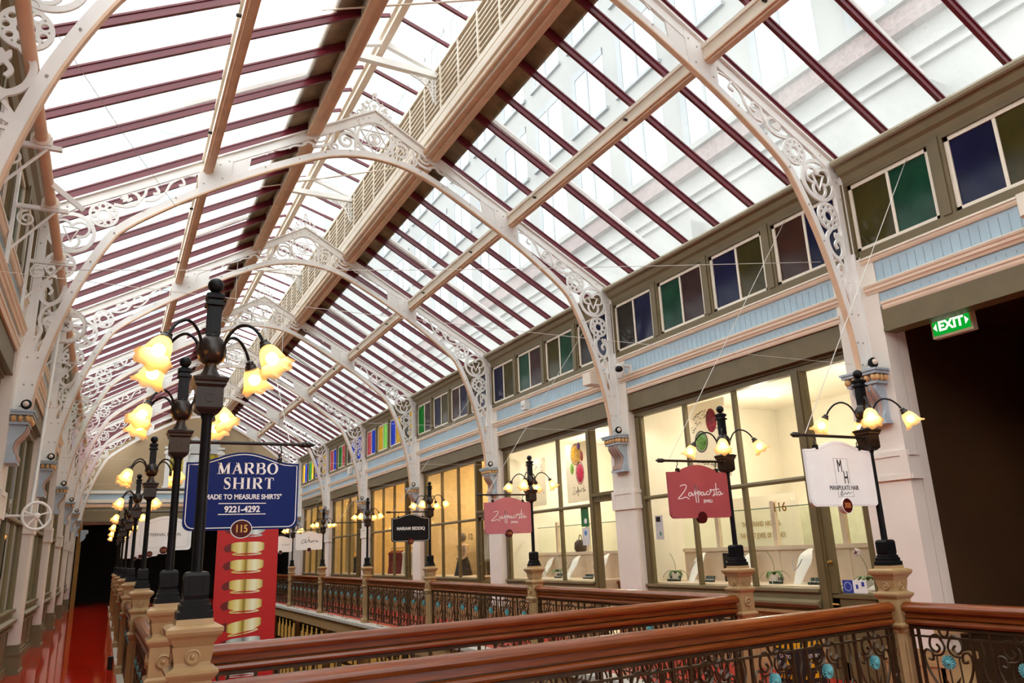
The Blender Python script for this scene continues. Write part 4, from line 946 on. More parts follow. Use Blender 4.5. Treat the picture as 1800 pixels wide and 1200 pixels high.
NAVY = mat('navy_sign_paint', (.002, .013, .12), .35, var=.05, spec=.15); PINK = mat('rose_sign_paint', (.40, .075, .085), .45, var=.06); PINK2 = mat('pale_rose_sign_paint', (.52, .15, .17), .45, var=.06); WB = mat('white_sign_board', (.90, .88, .86), .45, var=.03)
s = hang(1, PX_L, LY[1], NAVY, 'navy blue shirt maker sign with white serif letters and number 115', '115', '', WTXT, -.03)
s.location.x = .87; s.scale = (.955, 1, 1)
serif_word('MARBO', .03, 2.345, .085, WTXT, s); serif_word('SHIRT', .04, 2.235, .085, WTXT, s)
T2('"MADE TO MEASURE SHIRTS"', .05, 2.135, WTXT, s, bold=.0012, sx=.90); T2('9221-4292', .062, 2.045, WTXT, s, bold=.002, sx=.98)
for z in (2.086, 2.008): obj('rule', MB().box(-.175, -.0165, z, .175, -.014, z + .006), WTXT, s)
s = hang(1, PX_L, LY[3], WB, 'white bridal shop sign with thin black border and number 113', '113', '', None, -.03); s.location.x = .87
obj('border', MB().ribbon(sign_poly(inset=.05), .003, 'y', -.0155, .0155, closed=True), GTXT, s); T2('ETERNAL BRIDAL', .068, 2.16, BTXT, s, sx=1.0)
for i, (num, lab) in enumerate((('111', 'white sign with red plaque 111 half hidden behind the bridal sign'), ('', 'white sign with blank maroon plaque behind two other white signs'), ('', 'white sign glimpsed between the lamp posts, third behind the bridal sign'))):
    s = hang(1, PX_L, LY[4 + i], WB, lab, num, '', None, -.03); s.location.x = .87
    obj('border', MB().ribbon(sign_poly(inset=.04), .003, 'y', -.0155, .0155, closed=True), GTXT, s); i == 0 and T2('E', .06, 2.16, GTXT, s, dx=-.2)
s = hang(-1, PX_R, RY[0], WB, 'white hair studio sign with tall initials and number 300', '300', '', WTXT)
obj('border', MB().ribbon([(-.085, 2.31), (.085, 2.31), (.085, 2.09)], .0025, 'y', -.0155, -.014).ribbon([(-.085, 2.31), (-.085, 2.09)], .0025, 'y', -.0155, -.014), GTXT, s)
T2('M', .16, 2.24, BTXT, s, dx=-.02, sx=.5); T2('H', .16, 2.14, BTXT, s, dx=.042, sx=.5); T2('MANIPULATE HAIR', .055, 2.055, BTXT, s, sx=.78)
script([[(-.06, 1.995), (-.04, 2.03), (-.03, 2.02), (-.05, 1.99), (-.02, 2.0), (0, 2.015), (.02, 2.0), (.04, 2.02), (.06, 2.01), (.09, 2.02)]], BTXT, s, .003); obj('border', MB().ribbon([(-.085, 2.03), (-.085, 1.98), (.11, 1.98), (.11, 2.03)], .003, 'y', -.0155, -.014), GTXT, s)
ZAP = [[(-.26, 2.235), (-.2, 2.25), (-.165, 2.235), (-.2, 2.185), (-.26, 2.135), (-.3, 2.105), (-.25, 2.105), (-.19, 2.12), (-.15, 2.105), (-.14, 2.095)],
       [(-.09, 2.165), (-.13, 2.165), (-.145, 2.14), (-.12, 2.13), (-.09, 2.16), (-.085, 2.135), (-.06, 2.15), (-.04, 2.2), (-.035, 2.26)], [(-.035, 2.26), (-.04, 2.16), (-.035, 2.06)], [(-.035, 2.15), (-.005, 2.18), (.0, 2.24), (-.005, 2.06)], [(-.005, 2.14), (.02, 2.18), (.035, 2.16), (.015, 2.14)],
       [(.085, 2.17), (.055, 2.17), (.045, 2.145), (.07, 2.14), (.09, 2.165), (.095, 2.14), (.12, 2.15)], [(.165, 2.18), (.135, 2.175), (.125, 2.15), (.16, 2.145), (.19, 2.17)], [(.19, 2.195), (.205, 2.2), (.205, 2.18), (.19, 2.18), (.19, 2.2), (.23, 2.195), (.25, 2.18), (.245, 2.15), (.22, 2.13), (.27, 2.15)], [(.285, 2.27), (.28, 2.19), (.285, 2.13)], [(.24, 2.2), (.33, 2.205)],
       [(.35, 2.175), (.315, 2.175), (.305, 2.15), (.33, 2.14), (.35, 2.17), (.355, 2.145), (.385, 2.16)]]
def zap(s, sc=.92, dz=.0): 
    script([[(x * sc - .03, z + dz) for x, z in p] for p in ZAP], WTXT, s, .0085)
    T2('JEWELS', .045, 2.075, WTXT, s, dx=.1, sx=.85, bold=.0008)
s = hang(-1, PX_R, RY[1], PINK, 'deep rose jewels sign with blank maroon plaque and white script', '', 'flat'); zap(s)
s = hang(-1, PX_R, RY[2], PINK2, 'pale pink jewels sign with white script and plaque 114', '114', 'flat'); zap(s)
s = hang(-1, PX_R, RY[3], BTXT, 'black sign with bold white capitals and red plaque 112', '112', 'flat', WTXT); T2('MARIAM SEDDIQ', .088, 2.165, WTXT, s, bold=.0022, sx=.94)
s = hang(-1, PX_R, RY[5], WB, 'white sign with black handwritten lettering beyond the black sign', '', ''); script([[(-.1, 2.2), (-.17, 2.21), (-.24, 2.15), (-.22, 2.09), (-.14, 2.14), (-.11, 2.2), (-.12, 2.12), (-.07, 2.13), (-.03, 2.2), (-.01, 2.3)], [(-.03, 2.18), (.02, 2.2), (-.01, 2.15), (.05, 2.13), (.06, 2.17)], [(.06, 2.17), (.07, 2.13), (.11, 2.17), (.12, 2.14), (.15, 2.18), (.2, 2.17), (.22, 2.13), (.25, 2.18), (.24, 2.14), (.29, 2.16)]], BTXT, s, .012)
s = hang(-1, PX_R, RY[6], WB, 'white sign with grey capitals partly hidden behind the red ring banner', '', ''); T2('R HUNT', .085, 2.15, GTXT, s, sx=.9, dx=.2)
# ================================================================ jewellery displays behind the windows
SZ = 1.05                                             # top of the display platform
BUSTM = mat('white_bust_velvet', (.86, .83, .78), .7, var=.03)
def bust_mesh():
    b = MB(); rows = []
    prof = [(0, 0, .055), (.03, .015, .06), (.09, .05, .07), (.16, .10, .085), (.22, .145, .10), (.28, .175, .10), (.32, .20, .085), (.345, .225, .06), (.36, .255, .05)]
    n = 12; vs = []
    for z, x, w_ in prof:
        for j in range(n): q = 2 * pi * j / n; vs.append((x - .05 + .03 * cos(q), w_ * sin(q), z + .02 * cos(q)))
    b.add(vs, [(i * n + j, i * n + (j + 1) % n, (i + 1) * n + (j + 1) % n, (i + 1) * n + j) for i in range(len(prof) - 1) for j in range(n)] + [tuple(range(n))[::-1], tuple(range((len(prof) - 1) * n, len(prof) * n))])
    b.lathe([(.07, -.0), (.07, .012), (.05, .02)], 14); return b
bust0 = None; bm = bust_mesh().mesh('stand', BUSTM, True)
nl = MB().tube(crom([(-.005, -.07, .27), (-.045, -.045, .2), (-.075, 0, .15), (-.045, .045, .2), (-.005, .07, .27)], 5), .005, 5).mesh('necklace', mat('silver_necklace', (.35, .33, .36), .25, metal=.8))
def bust(x, y, lab, sc=1.0, rz=0):
    t = thing('necklace_bust', lab, 'display bust', (x, y, SZ), rz, 'necklace busts in the jeweller windows'); t.scale = (sc * 1.15,) * 3
    link('stand', bm, t); link('necklace', nl, t); return t
bust(8.42, 9.96, 'white necklace bust behind the deep rose sign, next to the potted orchid')
bust(8.45, 8.88, 'white necklace bust half hidden behind the black lamp post by the deep rose sign')
bust(8.42, 7.78, 'white necklace bust with pale necklace beside the gold number 116 window post', 1.05)
bust(8.55, 15.0, 'white necklace bust behind the pale pink sign post', .95)
bust(8.42, 13.75, 'white necklace bust in the middle pane of the window with coloured gem poster')
bust(8.42, 12.72, 'white necklace bust next to the open doorway with green sticker', 1.05)
BOXM = mat('dark_green_jewel_box', (.03, .05, .045), .5); 
def boxes(y, n, lab, x=8.36):
    for i in range(n):
        t = thing('ring_box', lab, 'jewel box', (x, y - .075 * i, SZ), 0, 'small jewel boxes ' + lab)
        obj('tray', MB().box(-.03, -.028, 0, .03, .028, .035), BOXM, t); obj('lid', MB().prism([(.02, .035), (.035, .035), (.055, .085), (.042, .09)], 'y', -.028, .028), BOXM, t)
        obj('cushion', MB().box(-.024, -.02, .035, .02, .02, .042), BUSTM, t)
for y, n, lab in ((10.5, 4, 'dark jewel box on the ledge under the orchid'), (9.62, 3, 'dark jewel box by the first window mullion'), (8.24, 3, 'dark jewel box beside the pale orchid pot'), (7.55, 4, 'dark jewel box left of the number 116 door post'),
                   (15.2, 3, 'dark jewel box far end of the doorway jeweller window'), (14.2, 3, 'dark jewel box by the middle bust'), (13.1, 4, 'dark jewel box between two busts'), (12.6, 2, 'dark jewel box at the open doorway post')): boxes(y, n, lab)
POT = mat('white_ceramic_pot', (.78, .74, .68), .35)
def orchid(x, y, lab, flower_=None, z=SZ, sc=1.0):
    t = thing('potted_orchid', lab, 'plant', (x, y, z)); t.scale = (sc,) * 3
    obj('pot', MB().lathe([(.045, 0), (.06, .08), (.065, .12), (.055, .12), (.05, .1)], 16), POT, t, True)
    lf = MB()
    for i in range(6):
        a = i * 1.05 + .3; c, s_ = cos(a), sin(a)
        pts = [(0, .12, .004), (.05, .17, .022), (.11, .17, .026), (.17, .13, .018), (.21, .07, .003)]
        vs = [(c * r - s_ * w_ * d, s_ * r + c * w_ * d, h - .01 * abs(d)) for r, h, w_ in pts for d in (-1, 0, 1)]
        lf.add(vs, [(3 * k_ + j, 3 * k_ + j + 1, 3 * k_ + j + 4, 3 * k_ + j + 3) for k_ in range(4) for j in range(2)])
    obj('foliage', lf, LEAF, t, True)
    obj('stem', MB().tube(crom([(0, 0, .12), (.0, -.01, .25), (-.01, .02, .36), (-.02, .07, .44)], 5), .004, 5), LEAF, t)
    if flower_:
        fl_ = MB()
        for i in range(5):
            q = 2 * pi * i / 5; fl_.ball((-.035, .07 + .028 * cos(q), .45 + .028 * sin(q)), .026, 6, (1, 1, 1))
            fl_.v[-84:] = fl_.v[-84:]
        obj('blossom', fl_, mat('white_orchid_petal', (.85, .72, .76), .5), t); obj('blossom_heart', MB().ball((-.062, .07, .45), .016, 6), mat('plum_orchid_heart', (.18, .01, .04), .5), t)
orchid(8.38, 10.36, 'potted orchid with glossy leaves in the far pane under the deep rose sign')
orchid(8.38, 8.2, 'orchid with dark arching leaves in a pale pot by the middle mullion')
orchid(8.36, 6.66, 'white orchid flower with plum heart in a white pot behind the shop door glass', 1, 1.0)
orchid(8.4, 15.05, 'small orchid at the far end of the doorway jeweller window', None)
orchid(8.5, 14.35, 'dark leaved orchid between busts of the doorway jeweller window', None)
# trays at the door display, card stickers
tag(obj('display_counter', MB().box(8.12, T(1) + .42, .5, 8.8, T(1) + 1.12, 1.0), SHOPWOOD), 'pale display counter behind the number 116 shop door', 'counter')
for y, lab in ((6.85, 'white sloping jewellery tray beside the white orchid'), (6.46, 'white sloping jewellery tray nearest the corridor pilaster')):
    t = thing('jewellery_tray', lab, 'tray', (8.36, y, 1.0)); obj('tray_slope', MB().prism([(-.12, .01), (.14, .01), (.14, .12), (-.12, .03)], 'y', -.13, .13), BUSTM, t); obj('jewel_rivet', MB().ball((-.02, .05, .07), .01, 5).ball((.03, -.04, .09), .01, 5).ball((.05, .06, .1), .01, 5), STEEL, t)
st = thing('card_sticker', 'blue and white payment stickers on the lower door glass', 'sticker', (8.01, 6.58, .99), -pi / 2)
obj('blue_square', MB().box(-.17, -.004, -.0, -.02, 0, .15), mat('sticker_blue', (.03, .05, .32), .4), st); obj('white_square', MB().box(-.02, -.004, 0, .17, 0, .15), PAPER, st); obj('blue_mark', MB().box(.02, -.006, .05, .05, -.004, .1).box(.10, -.006, .08, .14, -.004, .13), mat('sticker_blue', (.03, .05, .32), .4), st); obj('ring_mark', MB().ribbon(circ((-.095, .075), .05, 18), .01, 'y', -.006, -.004, True), mat('sticker_pale', (.4, .45, .7), .4), st)
# partition behind the displays, glass shelf, posters
for k in (1, 2):
    y0, y1 = T(k) + 1.3, T(k + 1) - .3
    o = thing('display_partition', f"pale wooden back partition of the {'number 116' if k == 1 else 'doorway'} jeweller window", 'partition', (8.78, 0, 0))
    obj('board', MB().box(0, y0 - (.85 if k == 1 else 0), 1.05, .04, y1, 1.5), SHOPWOOD, o); obj('top_rail', MB().box(-.03, y0 - (.85 if k == 1 else 0), 1.5, .06, y1, 1.56), SHOPWOOD, o)
    for f_ in (.05, .4, .75): y = y0 + (y1 - y0) * f_; obj('post', MB().box(-.01, y - .04, 1.05, .05, y + .04, 2.2), SHOPWOOD, o)
    obj('glass_panel', MB().box(.015, y0 - .8 if k == 1 else y0, 1.56, .022, y1, 2.1), glassmat('greenish_glass', (.95, .98, .94), .02), o)
    obj('glass_edge_trim', MB().box(.005, y0, 2.1, .03, y1, 2.112), mat('green_glass_edge', (.06, .16, .11), .2), o)
    bk_ = thing('wall_cabinet', f"cream display cabinets along the back wall of the {'number 116' if k == 1 else 'doorway'} jeweller", 'cabinet', (11.2, y0, 0))
    obj('body', MB().box(0, 0, 0, .4, y1 - y0, 2.3), SHOPWALL, bk_)
    for i in range(4): ya = .1 + i * (y1 - y0 - .2) / 4; obj('glass_door', MB().box(-.02, ya, 1.0, 0, ya + (y1 - y0 - .2) / 4 - .1, 2.2), mat('cabinet_glass_green', (.70, .69, .56), .15), bk_)
def poster(x, y0, y1, z0, z1, lab, m=POSTER):
    q_ = 8.62 / 8.32 if x < 8.4 else 1; x = 8.62 if x < 8.4 else x; t = thing('poster', lab, 'poster', (x, (y0 + y1) / 2 * q_, 1.65 + (z0 - 1.65) * q_), -pi / 2); wd = abs(y1 - y0) / 2
    obj('sheet', MB().box(-wd, -.01, 0, wd, .01, z1 - z0), m, t); return t, wd, z1 - z0
def gem(t, u, v, r, rz, m, rim):
    g = MB(); n = 14; g.add([(u, -.022, v)] + [(u + r * .55 * cos(2 * pi * i / n), -.02, v + rz * .55 * sin(2 * pi * i / n)) for i in range(n)] + [(u + r * cos(2 * pi * i / n), -.0105, v + rz * sin(2 * pi * i / n)) for i in range(n)],
        [(0, 1 + (i + 1) % n, 1 + i) for i in range(n)] + [(1 + i, 1 + (i + 1) % n, n + 1 + (i + 1) % n, n + 1 + i) for i in range(n)])
    o = obj('gem_picture', g, m, t)
    if rim: obj('gem_setting_print', MB().ribbon(circ((u, v), r * 1.12, 24, rz * 1.12), r * .2, 'y', -.0125, -.0105, True), rim, o)
def gm(n, c): return mat(n, c, .25, var=.6, scale=28)
p, w_, h = poster(8.32, 13.5, 12.62, 2.52, 3.74, 'tall white poster of yellow, pink and green gems over the jeweller window')
gem(p, -.02, .98, .17, .19, gm('yellow_gem', (.90, .45, .02)), gm('gold_rim', (.6, .3, .1))); gem(p, .1, .58, .13, .2, gm('pink_gem', (.75, .02, .10)), gm('jewelled_rim', (.55, .2, .25))); gem(p, -.2, .7, .07, .12, gm('green_gem', (.25, .5, .05)), None); gem(p, .1, 1.14, .07, .08, gm('violet_gem', (.25, .08, .35)), None); gem(p, .2, .92, .06, .11, gm('red_gem', (.7, .10, .06)), None)
sc_ = MB(); [sc_.ribbon(crom([(x * .75, z - 1.94) for x, z in q], 4), .012, 'y', -.013, -.0105) for q in ZAP]; obj('script_lettering', sc_, mat('faint_script', (.45, .38, .32), .5), p)
p, w_, h = poster(8.32, 15.25, 14.35, 2.55, 3.6, 'white sketch poster at the far end of the doorway jeweller window')
sk = MB(); random.seed(3)
for i in range(16): x, z = random.uniform(-.35, .35), random.choice([random.uniform(.75, .95), random.uniform(.1, .35)]); sk.ribbon([(x, z), (x + random.uniform(-.06, .06), z + random.uniform(-.08, .08)), (x + .05, z)], .012, 'y', -.013, -.0105)
obj('sketch_print', sk, mat('faint_script', (.45, .38, .32), .5), p)
p, w_, h = poster(8.32, 9.62, 8.72, 2.6, 3.86, 'white ring sketch poster with red and green gems behind the rose sign')
gem(p, .12, .93, .13, .2, gm('ruby_gem', (.42, .015, .05)), None); gem(p, -.16, .62, .13, .15, gm('green_gem2', (.16, .36, .08)), mat('sketch_ink', (.06, .05, .05), .6))
sk = MB(); random.seed(5)
for i in range(60): 
    a = random.uniform(.2, 2.9); r = random.uniform(.28, .44); x, z = -.05 + r * .8 * cos(a), .70 + r * sin(a); sk.ribbon([(x, z), (x + random.uniform(-.04, .04), z + random.uniform(-.04, .04)), (x + .03, z + .01)], .007, 'y', -.013, -.0105)
for i in range(14): x, z = random.uniform(-.3, .2), random.uniform(.18, .36); sk.ribbon([(x, z), (x + random.uniform(-.08, .08), z + random.uniform(-.05, .05)), (x + .05, z)], .007, 'y', -.013, -.0105)
obj('ring_sketch_print', sk, mat('sketch_ink', (.06, .05, .05), .6), p)
v = thing('ceiling_vent', 'square black ceiling vent grille inside the number 116 jeweller', 'vent', (8.95, 8.25, 4.1)); obj('frame', MB().box(-.36, -.36, -.0, .36, .36, .015), SHOPWALL, v)
g = MB().box(-.28, -.28, -.012, .28, .28, .0); obj('vent_back', g, BROWNIRON, v); g = MB()
for i in range(11): g.box(-.28, -.27 + .054 * i - .006, -.02, .28, -.27 + .054 * i + .006, -.012); g.box(-.27 + .054 * i - .006, -.28, -.02, -.27 + .054 * i + .006, .28, -.012)
obj('vent_grille', g, SHOPWALL, v)
text('116', .17, (8.012, 7.6, 2.06), (pi / 2, 0, -pi / 2), BRASS, tag(link('house_number', None), 'gold house number 116 on the jeweller window glass', 'number'), 'digit_lettering', bold=.003)
text('112', .2, (8.012, T(3) + 1.75, 2.0), (pi / 2, 0, -pi / 2), BLACK, tag(link('house_number', None), 'dark house number 112 on the boutique window glass', 'number'), 'digit_lettering', bold=.003)
wl = tag(link('gold_inscription', None), 'gold lettering about the arcade on the cream wall of the jeweller', 'lettering')
text('THE STRAND ARCADE,', .12, (10.2, 10.15, 1.92), (pi / 2, 0, -pi / 2), BRASS, wl, sx=.75); text('THE CREST JEWEL OF SYDNEY', .12, (10.2, 10.15, 1.72), (pi / 2, 0, -pi / 2), BRASS, wl, sx=.66)
tag(obj('inscription_wall_panel', MB().box(10.21, 9.3, 0, 10.26, 11.0, 2.4), SHOPWALL), 'cream panel carrying the gold lettering inside the jeweller', 'panel')
t = thing('notice_sheet', 'grey notice sheet with green leaf mark on the far window pane', 'notice', (8.012, 10.2, 1.72), -pi / 2); obj('sheet', MB().box(-.1, -.004, 0, .1, .0, .38), mat('grey_notice', (.55, .53, .52), .5), t); obj('dark_photo', MB().box(-.07, -.006, .28, .04, -.004, .36), BROWNIRON, t); obj('leaf_mark', MB().ball((.02, -.006, .09), .025, 6, (1, .1, 1.4)), mat('leaf_green_print', (.02, .22, .08), .5), t)
t = thing('picture_stand', 'dark picture of silver jewellery standing against the display partition', 'picture', (8.6, 9.32, SZ), -pi / 2); obj('panel', MB().box(-.11, -.01, 0, .11, .01, .42), BLACK, t); sk = MB()
for i in range(12): sk.ribbon(crom([(-.06 + .01 * i, .06), (-.02 + .006 * i, .2), (.03 - .008 * i, .3)], 4), .004, 'y', -.013, -.0105)
obj('jewel_print', sk, STEEL, t)
t = thing('green_sticker', 'dark green window sticker with white badge beside the open doorway', 'sticker', (8.012, 12.42, 2.02), -pi / 2); obj('sheet', MB().box(-.13, -.004, 0, .13, 0, .36), mat('sticker_green', (.01, .16, .05), .4), t); obj('badge', MB().lathe([(.05, -.002), (.05, .002)], 18, (.02, -.006, .1), axis=(0, 1, 0)), PAPER, t)
t = thing('visitor_notice', 'pale notice with blue round mark under the green sticker', 'notice', (8.012, 12.42, 1.68), -pi / 2); obj('sheet', MB().box(-.12, -.004, 0, .12, 0, .32), mat('pale_notice', (.72, .70, .70), .5), t); obj('round_mark', MB().lathe([(.045, -.002), (.045, .002)], 18, (0, -.006, .22), axis=(0, 1, 0)), mat('sticker_sky', (.1, .3, .6), .4), t)
t = thing('handbag', 'dark brown handbag on the partition rail of the doorway jeweller', 'bag', (8.85, 13.95, 1.56)); obj('body', MB().lathe([(.11, 0), (.14, .06), (.13, .18), (.07, .24)], 14, square=False), mat('brown_leather', (.06, .025, .015), .45), t, True); obj('strap', MB().tube([(0, .06 * cos(a), .22 + .12 * sin(a)) for a in [pi * i / 10 for i in range(11)]], .01), mat('brown_leather', (.06, .025, .015), .45), t)
t = thing('flower_vase', 'white bouquet in a glass vase by the open jeweller doorway', 'flowers', (8.75, 12.02, 1.02)); obj('vase', MB().lathe([(.05, 0), (.06, .12), (.05, .2)], 14), glassmat('greenish_glass', (.95, .98, .94), .02), t, True); random.seed(9)
bl = MB()
for i in range(16): bl.ball((random.uniform(-.13, .13), random.uniform(-.14, .14), .27 + random.uniform(0, .2)), .06, 6)
obj('blossom', bl, mat('white_bouquet', (.82, .80, .70), .7), t, True); obj('foliage', MB().ball((0, 0, .2), .12, 8, (1, 1, .5)), LEAF, t)
tag(obj('reception_counter', MB().box(8.5, 11.75, 0, 9.0, 12.2, 1.0).box(8.47, 11.72, .97, 9.03, 12.23, 1.02), mat('red_brown_wood', (.24, .06, .02), .35, var=.2)), 'red brown wooden counter just inside the open jeweller doorway', 'counter')
tag(obj('bench_cabinet', MB().box(9.3, 11.2, 0, 10.2, 11.72, .92).box(9.26, 11.16, .92, 10.24, 11.76, .97), mat('dark_olive_cabinet', (.05, .05, .025), .4)), 'dark olive cabinet behind the open jeweller doorway', 'cabinet')
t = thing('glass_case', 'thin framed glass case standing inside the open doorway', 'display case', (9.0, 11.75, 1.02)); obj('frame', MB().ribbon([(-.25, 0), (.25, 0), (.25, 1.0), (-.25, 1.0)], .025, 'y', -.012, .012, True), BLACK, t); obj('glazing', MB().box(-.24, -.003, .01, .24, .003, .99), glassmat('greenish_glass', (.95, .98, .94), .02), t)
# ---------------------------------------------------------------- boutique: mannequin, garments, track lights
mn = thing('mannequin', 'shop mannequin with dark ball head and long black skirt', 'mannequin', (8.45, T(3) + 3.2, .98))
SK = mat('beige_mannequin', (.55, .40, .26), .45)
obj('torso', MB().lathe([(.10, .5), (.13, .58), (.155, .62)], 16).lathe([(.11, .5), (.105, .56), (.12, .62), (.15, .72), (.165, .80), (.16, .84), (.10, .88), (.045, .90), (.045, .95)], 18), SK, mn, True)
for s_ in (-1, 1): obj('arm', MB().tube(crom([(0, s_ * .17, .83), (0, s_ * .215, .7), (-.03, s_ * .22, .56), (-.10, s_ * .16, .5)], 4), [.042] * 5 + [.036] * 4 + [.03] * 4, 8), SK, mn, True)
obj('head', MB().ball((0, 0, 1.05), .105, 12, (.95, .9, 1.15)), mat('grey_mannequin_head', (.20, .18, .17), .4), mn, True)
obj('skirt', MB().lathe([(.27, 0), (.235, .12), (.19, .3), (.17, .4), (.135, .5), (.11, .55)], 18), mat('black_fabric', (.012, .011, .012), .8), mn, True)
def cloth(b, y, wd, z0, z1, dep=.1, sh=.62, seed=0):
    random.seed(seed); n = 9
    vs = []
    for j, (z, f_) in enumerate(((z1, .22), (z1 - .07, .85), (z1 - .16, sh), (z1 - .45, sh * 1.05), (z0, 1.0))):
        for i in range(n):
            q = 2 * pi * i / n; r = 1 + random.uniform(-.08, .08) * (j > 1)
            vs.append((dep * cos(q) * r * (.5 if j == 0 else 1), y + wd / 2 * f_ * sin(q) * r, z))
    return b.add(vs, [(j * n + i, j * n + (i + 1) % n, (j + 1) * n + (i + 1) % n, (j + 1) * n + i) for j in range(4) for i in range(n)] + [tuple(range(n)), tuple(range(4 * n, 5 * n))[::-1]])
def rail(k, ya, yb, items, lab, z=1.86, x=8.55):
    t = thing('clothes_rail', lab, 'clothes rail', (x, 0, 0)); obj('rail', MB().tube([(0, ya, z), (0, yb, z)], .014, 8), STEEL, t); obj('upright_leg', MB().tube([(0, ya, .98), (0, ya, z)], .014, 8), STEEL, t); obj('upright_leg', MB().tube([(0, yb, .98), (0, yb, z)], .014, 8), STEEL, t)
    for i, (f_, m, gl, wd, z0) in enumerate(items):
        y = ya + (yb - ya) * f_; g = thing('garment', gl, 'garment', (x + .02 * (i % 2), y, 0), R(62), gl)
        obj('cloth', cloth(MB(), 0, wd, z0, z - .09, .2, .7, i + k * 10), m, g, True)
        obj('hanger', MB().tube([(0, 0, z + .02), (0, .02, z - .03), (0, 0, z - .06)], .006, 5).tube([(0, -wd * .4, z - .15), (0, 0, z - .07), (0, wd * .4, z - .15)], .01, 5), BRASS, g)
MAR = mat('maroon_cloth', (.16, .012, .012), .8, var=.3, scale=10); IVO = mat('ivory_cloth', (.66, .58, .44), .8, var=.1, scale=8); GRYC = mat('pale_grey_cloth', (.42, .40, .35), .8); FUR = mat('fluffy_cream_cloth', (.66, .50, .30), .95, var=.4, scale=40, bump=.8); BLK = mat('black_fabric', (.012, .011, .012), .8)
t4 = T(4)
rail(4, t4 + 4.3, t4 + 1.4, [(.06, MAR, 'maroon coat at the far end of the dress rail', .4, .99), (.16, MAR, 'dark maroon coat on the dress rail', .4, .99), (.26, MAR, 'dark maroon coat on the dress rail', .4, .99), (.36, MAR, 'dark maroon coat on the dress rail', .4, .99), (.5, IVO, 'ivory dress next to the maroon coats', .34, .99), (.6, GRYC, 'grey dress between ivory dresses on the rail', .34, .99), (.7, IVO, 'ivory dress at the near end of the rail', .34, .99), (.8, IVO, 'long ivory dress by the window post', .34, .99)], 'steel clothes rail of maroon and ivory garments')
rail(4, t4 + 1.1, t4 + .55, [(.35, FUR, 'fluffy cream coat hanging in the dress shop doorway', .4, .85), (.8, FUR, 'fluffy cream coat hanging beside the pilaster', .4, .85)], 'short rail of fluffy coats in the dress shop doorway')
t5 = T(5)
rail(5, t5 + 3.3, t5 + 1.4, [(.1, BLK, 'black suit jacket on the rail of the dark suit shop', .42, .99), (.3, BLK, 'black suit jacket on the rail of the dark suit shop', .42, .99), (.6, mat('charcoal_cloth', (.05, .05, .055), .8), 'charcoal jacket nearer the door of the suit shop', .42, .99), (.85, BLK, 'black suit jacket beside the suit shop door post', .42, .99)], 'steel rail of dark suits behind shop glass', 1.75)
p, w_, h = poster(8.6, t5 + 4.1, t5 + 3.5, 1.8, 2.4, 'blank white panel hanging in the dark suit shop')
t3 = T(3)
rail(3, t3 + 2.0, t3 + 1.4, [(.3, IVO, 'cream blouse high in the mannequin boutique window', .5, 1.4), (.75, IVO, 'cream blouse beside the house number 112', .5, 1.45)], 'high rail of cream blouses in the mannequin boutique', 2.35)
tag(obj('patterned_screen', MB().box(8.5, t3 + .42, 0, 8.55, t3 + 1.14, 3.75), mat('gold_mottled_paper', (.50, .33, .13), .7, var=.5, scale=30)), 'gold mottled paper screen behind the boutique door', 'screen')
t = thing('small_poster', 'small dark and red poster on the gold paper screen', 'poster', (8.48, t3 + .62, 1.45), -pi / 2); obj('sheet', MB().box(-.1, -.008, 0, .1, 0, .45), BLK, t); obj('red_patch', MB().box(-.02, -.01, .3, .06, -.008, .43), MAR, t); obj('white_patch', MB().box(-.07, -.01, .1, .05, -.008, .22), PAPER, t)
tag(obj('dark_shelf_unit', MB().box(9.6, t3 + 3.2, 0, 10.2, t3 + 4.6, 2.2), mat('dark_shop_fitting', (.03, .022, .018), .4)), 'dark tall fitting at the far side of the mannequin boutique', 'cabinet')
for i, (y, x) in enumerate(((t3 + 3.1, 8.9), (t3 + 2.1, 8.9), (t3 + 1.7, 9.3))):
    t = thing('track_spotlight', ['beige track spotlight above the mannequin', 'beige track spotlight above the cream blouses', 'beige track spotlight deepest in the boutique'][i], 'spotlight', (x, y, 4.1)); obj('can', MB().lathe([(.07, 0), (.07, .26), (.05, .28)], 14, (0, 0, -.36), axis=(.45, .25, .85)), SHOPWALL, t); obj('stem', MB().tube([(0, 0, .0), (.05, .02, -.15)], .015), STEEL, t); obj('lens', MB().lathe([(.055, -.004), (.055, 0)], 12, (0, 0, -.36), axis=(.45, .25, .85)), DOWN, t)
for (y0, y1, k) in ((T(6) + 1.4, T(6) + 4.6, 6), (T(5) + 3.6, T(5) + 4.6, 5)):
    b = MB(); y = y0; vs = []; 
    n = 40; pts = [(8.5 + .05 * sin(i * 1.3), y0 + (y1 - y0) * i / n) for i in range(n + 1)]; b.ribbon(pts, .012, 'z', .98, 3.75)
    tag(obj('curtain', b, mat('gold_curtain', (.46, .33, .13), .8)), f"pleated gold curtain behind the glass of the {['', '', '', '', '', 'dark suit shop', 'end shop'][k]}", 'curtain')

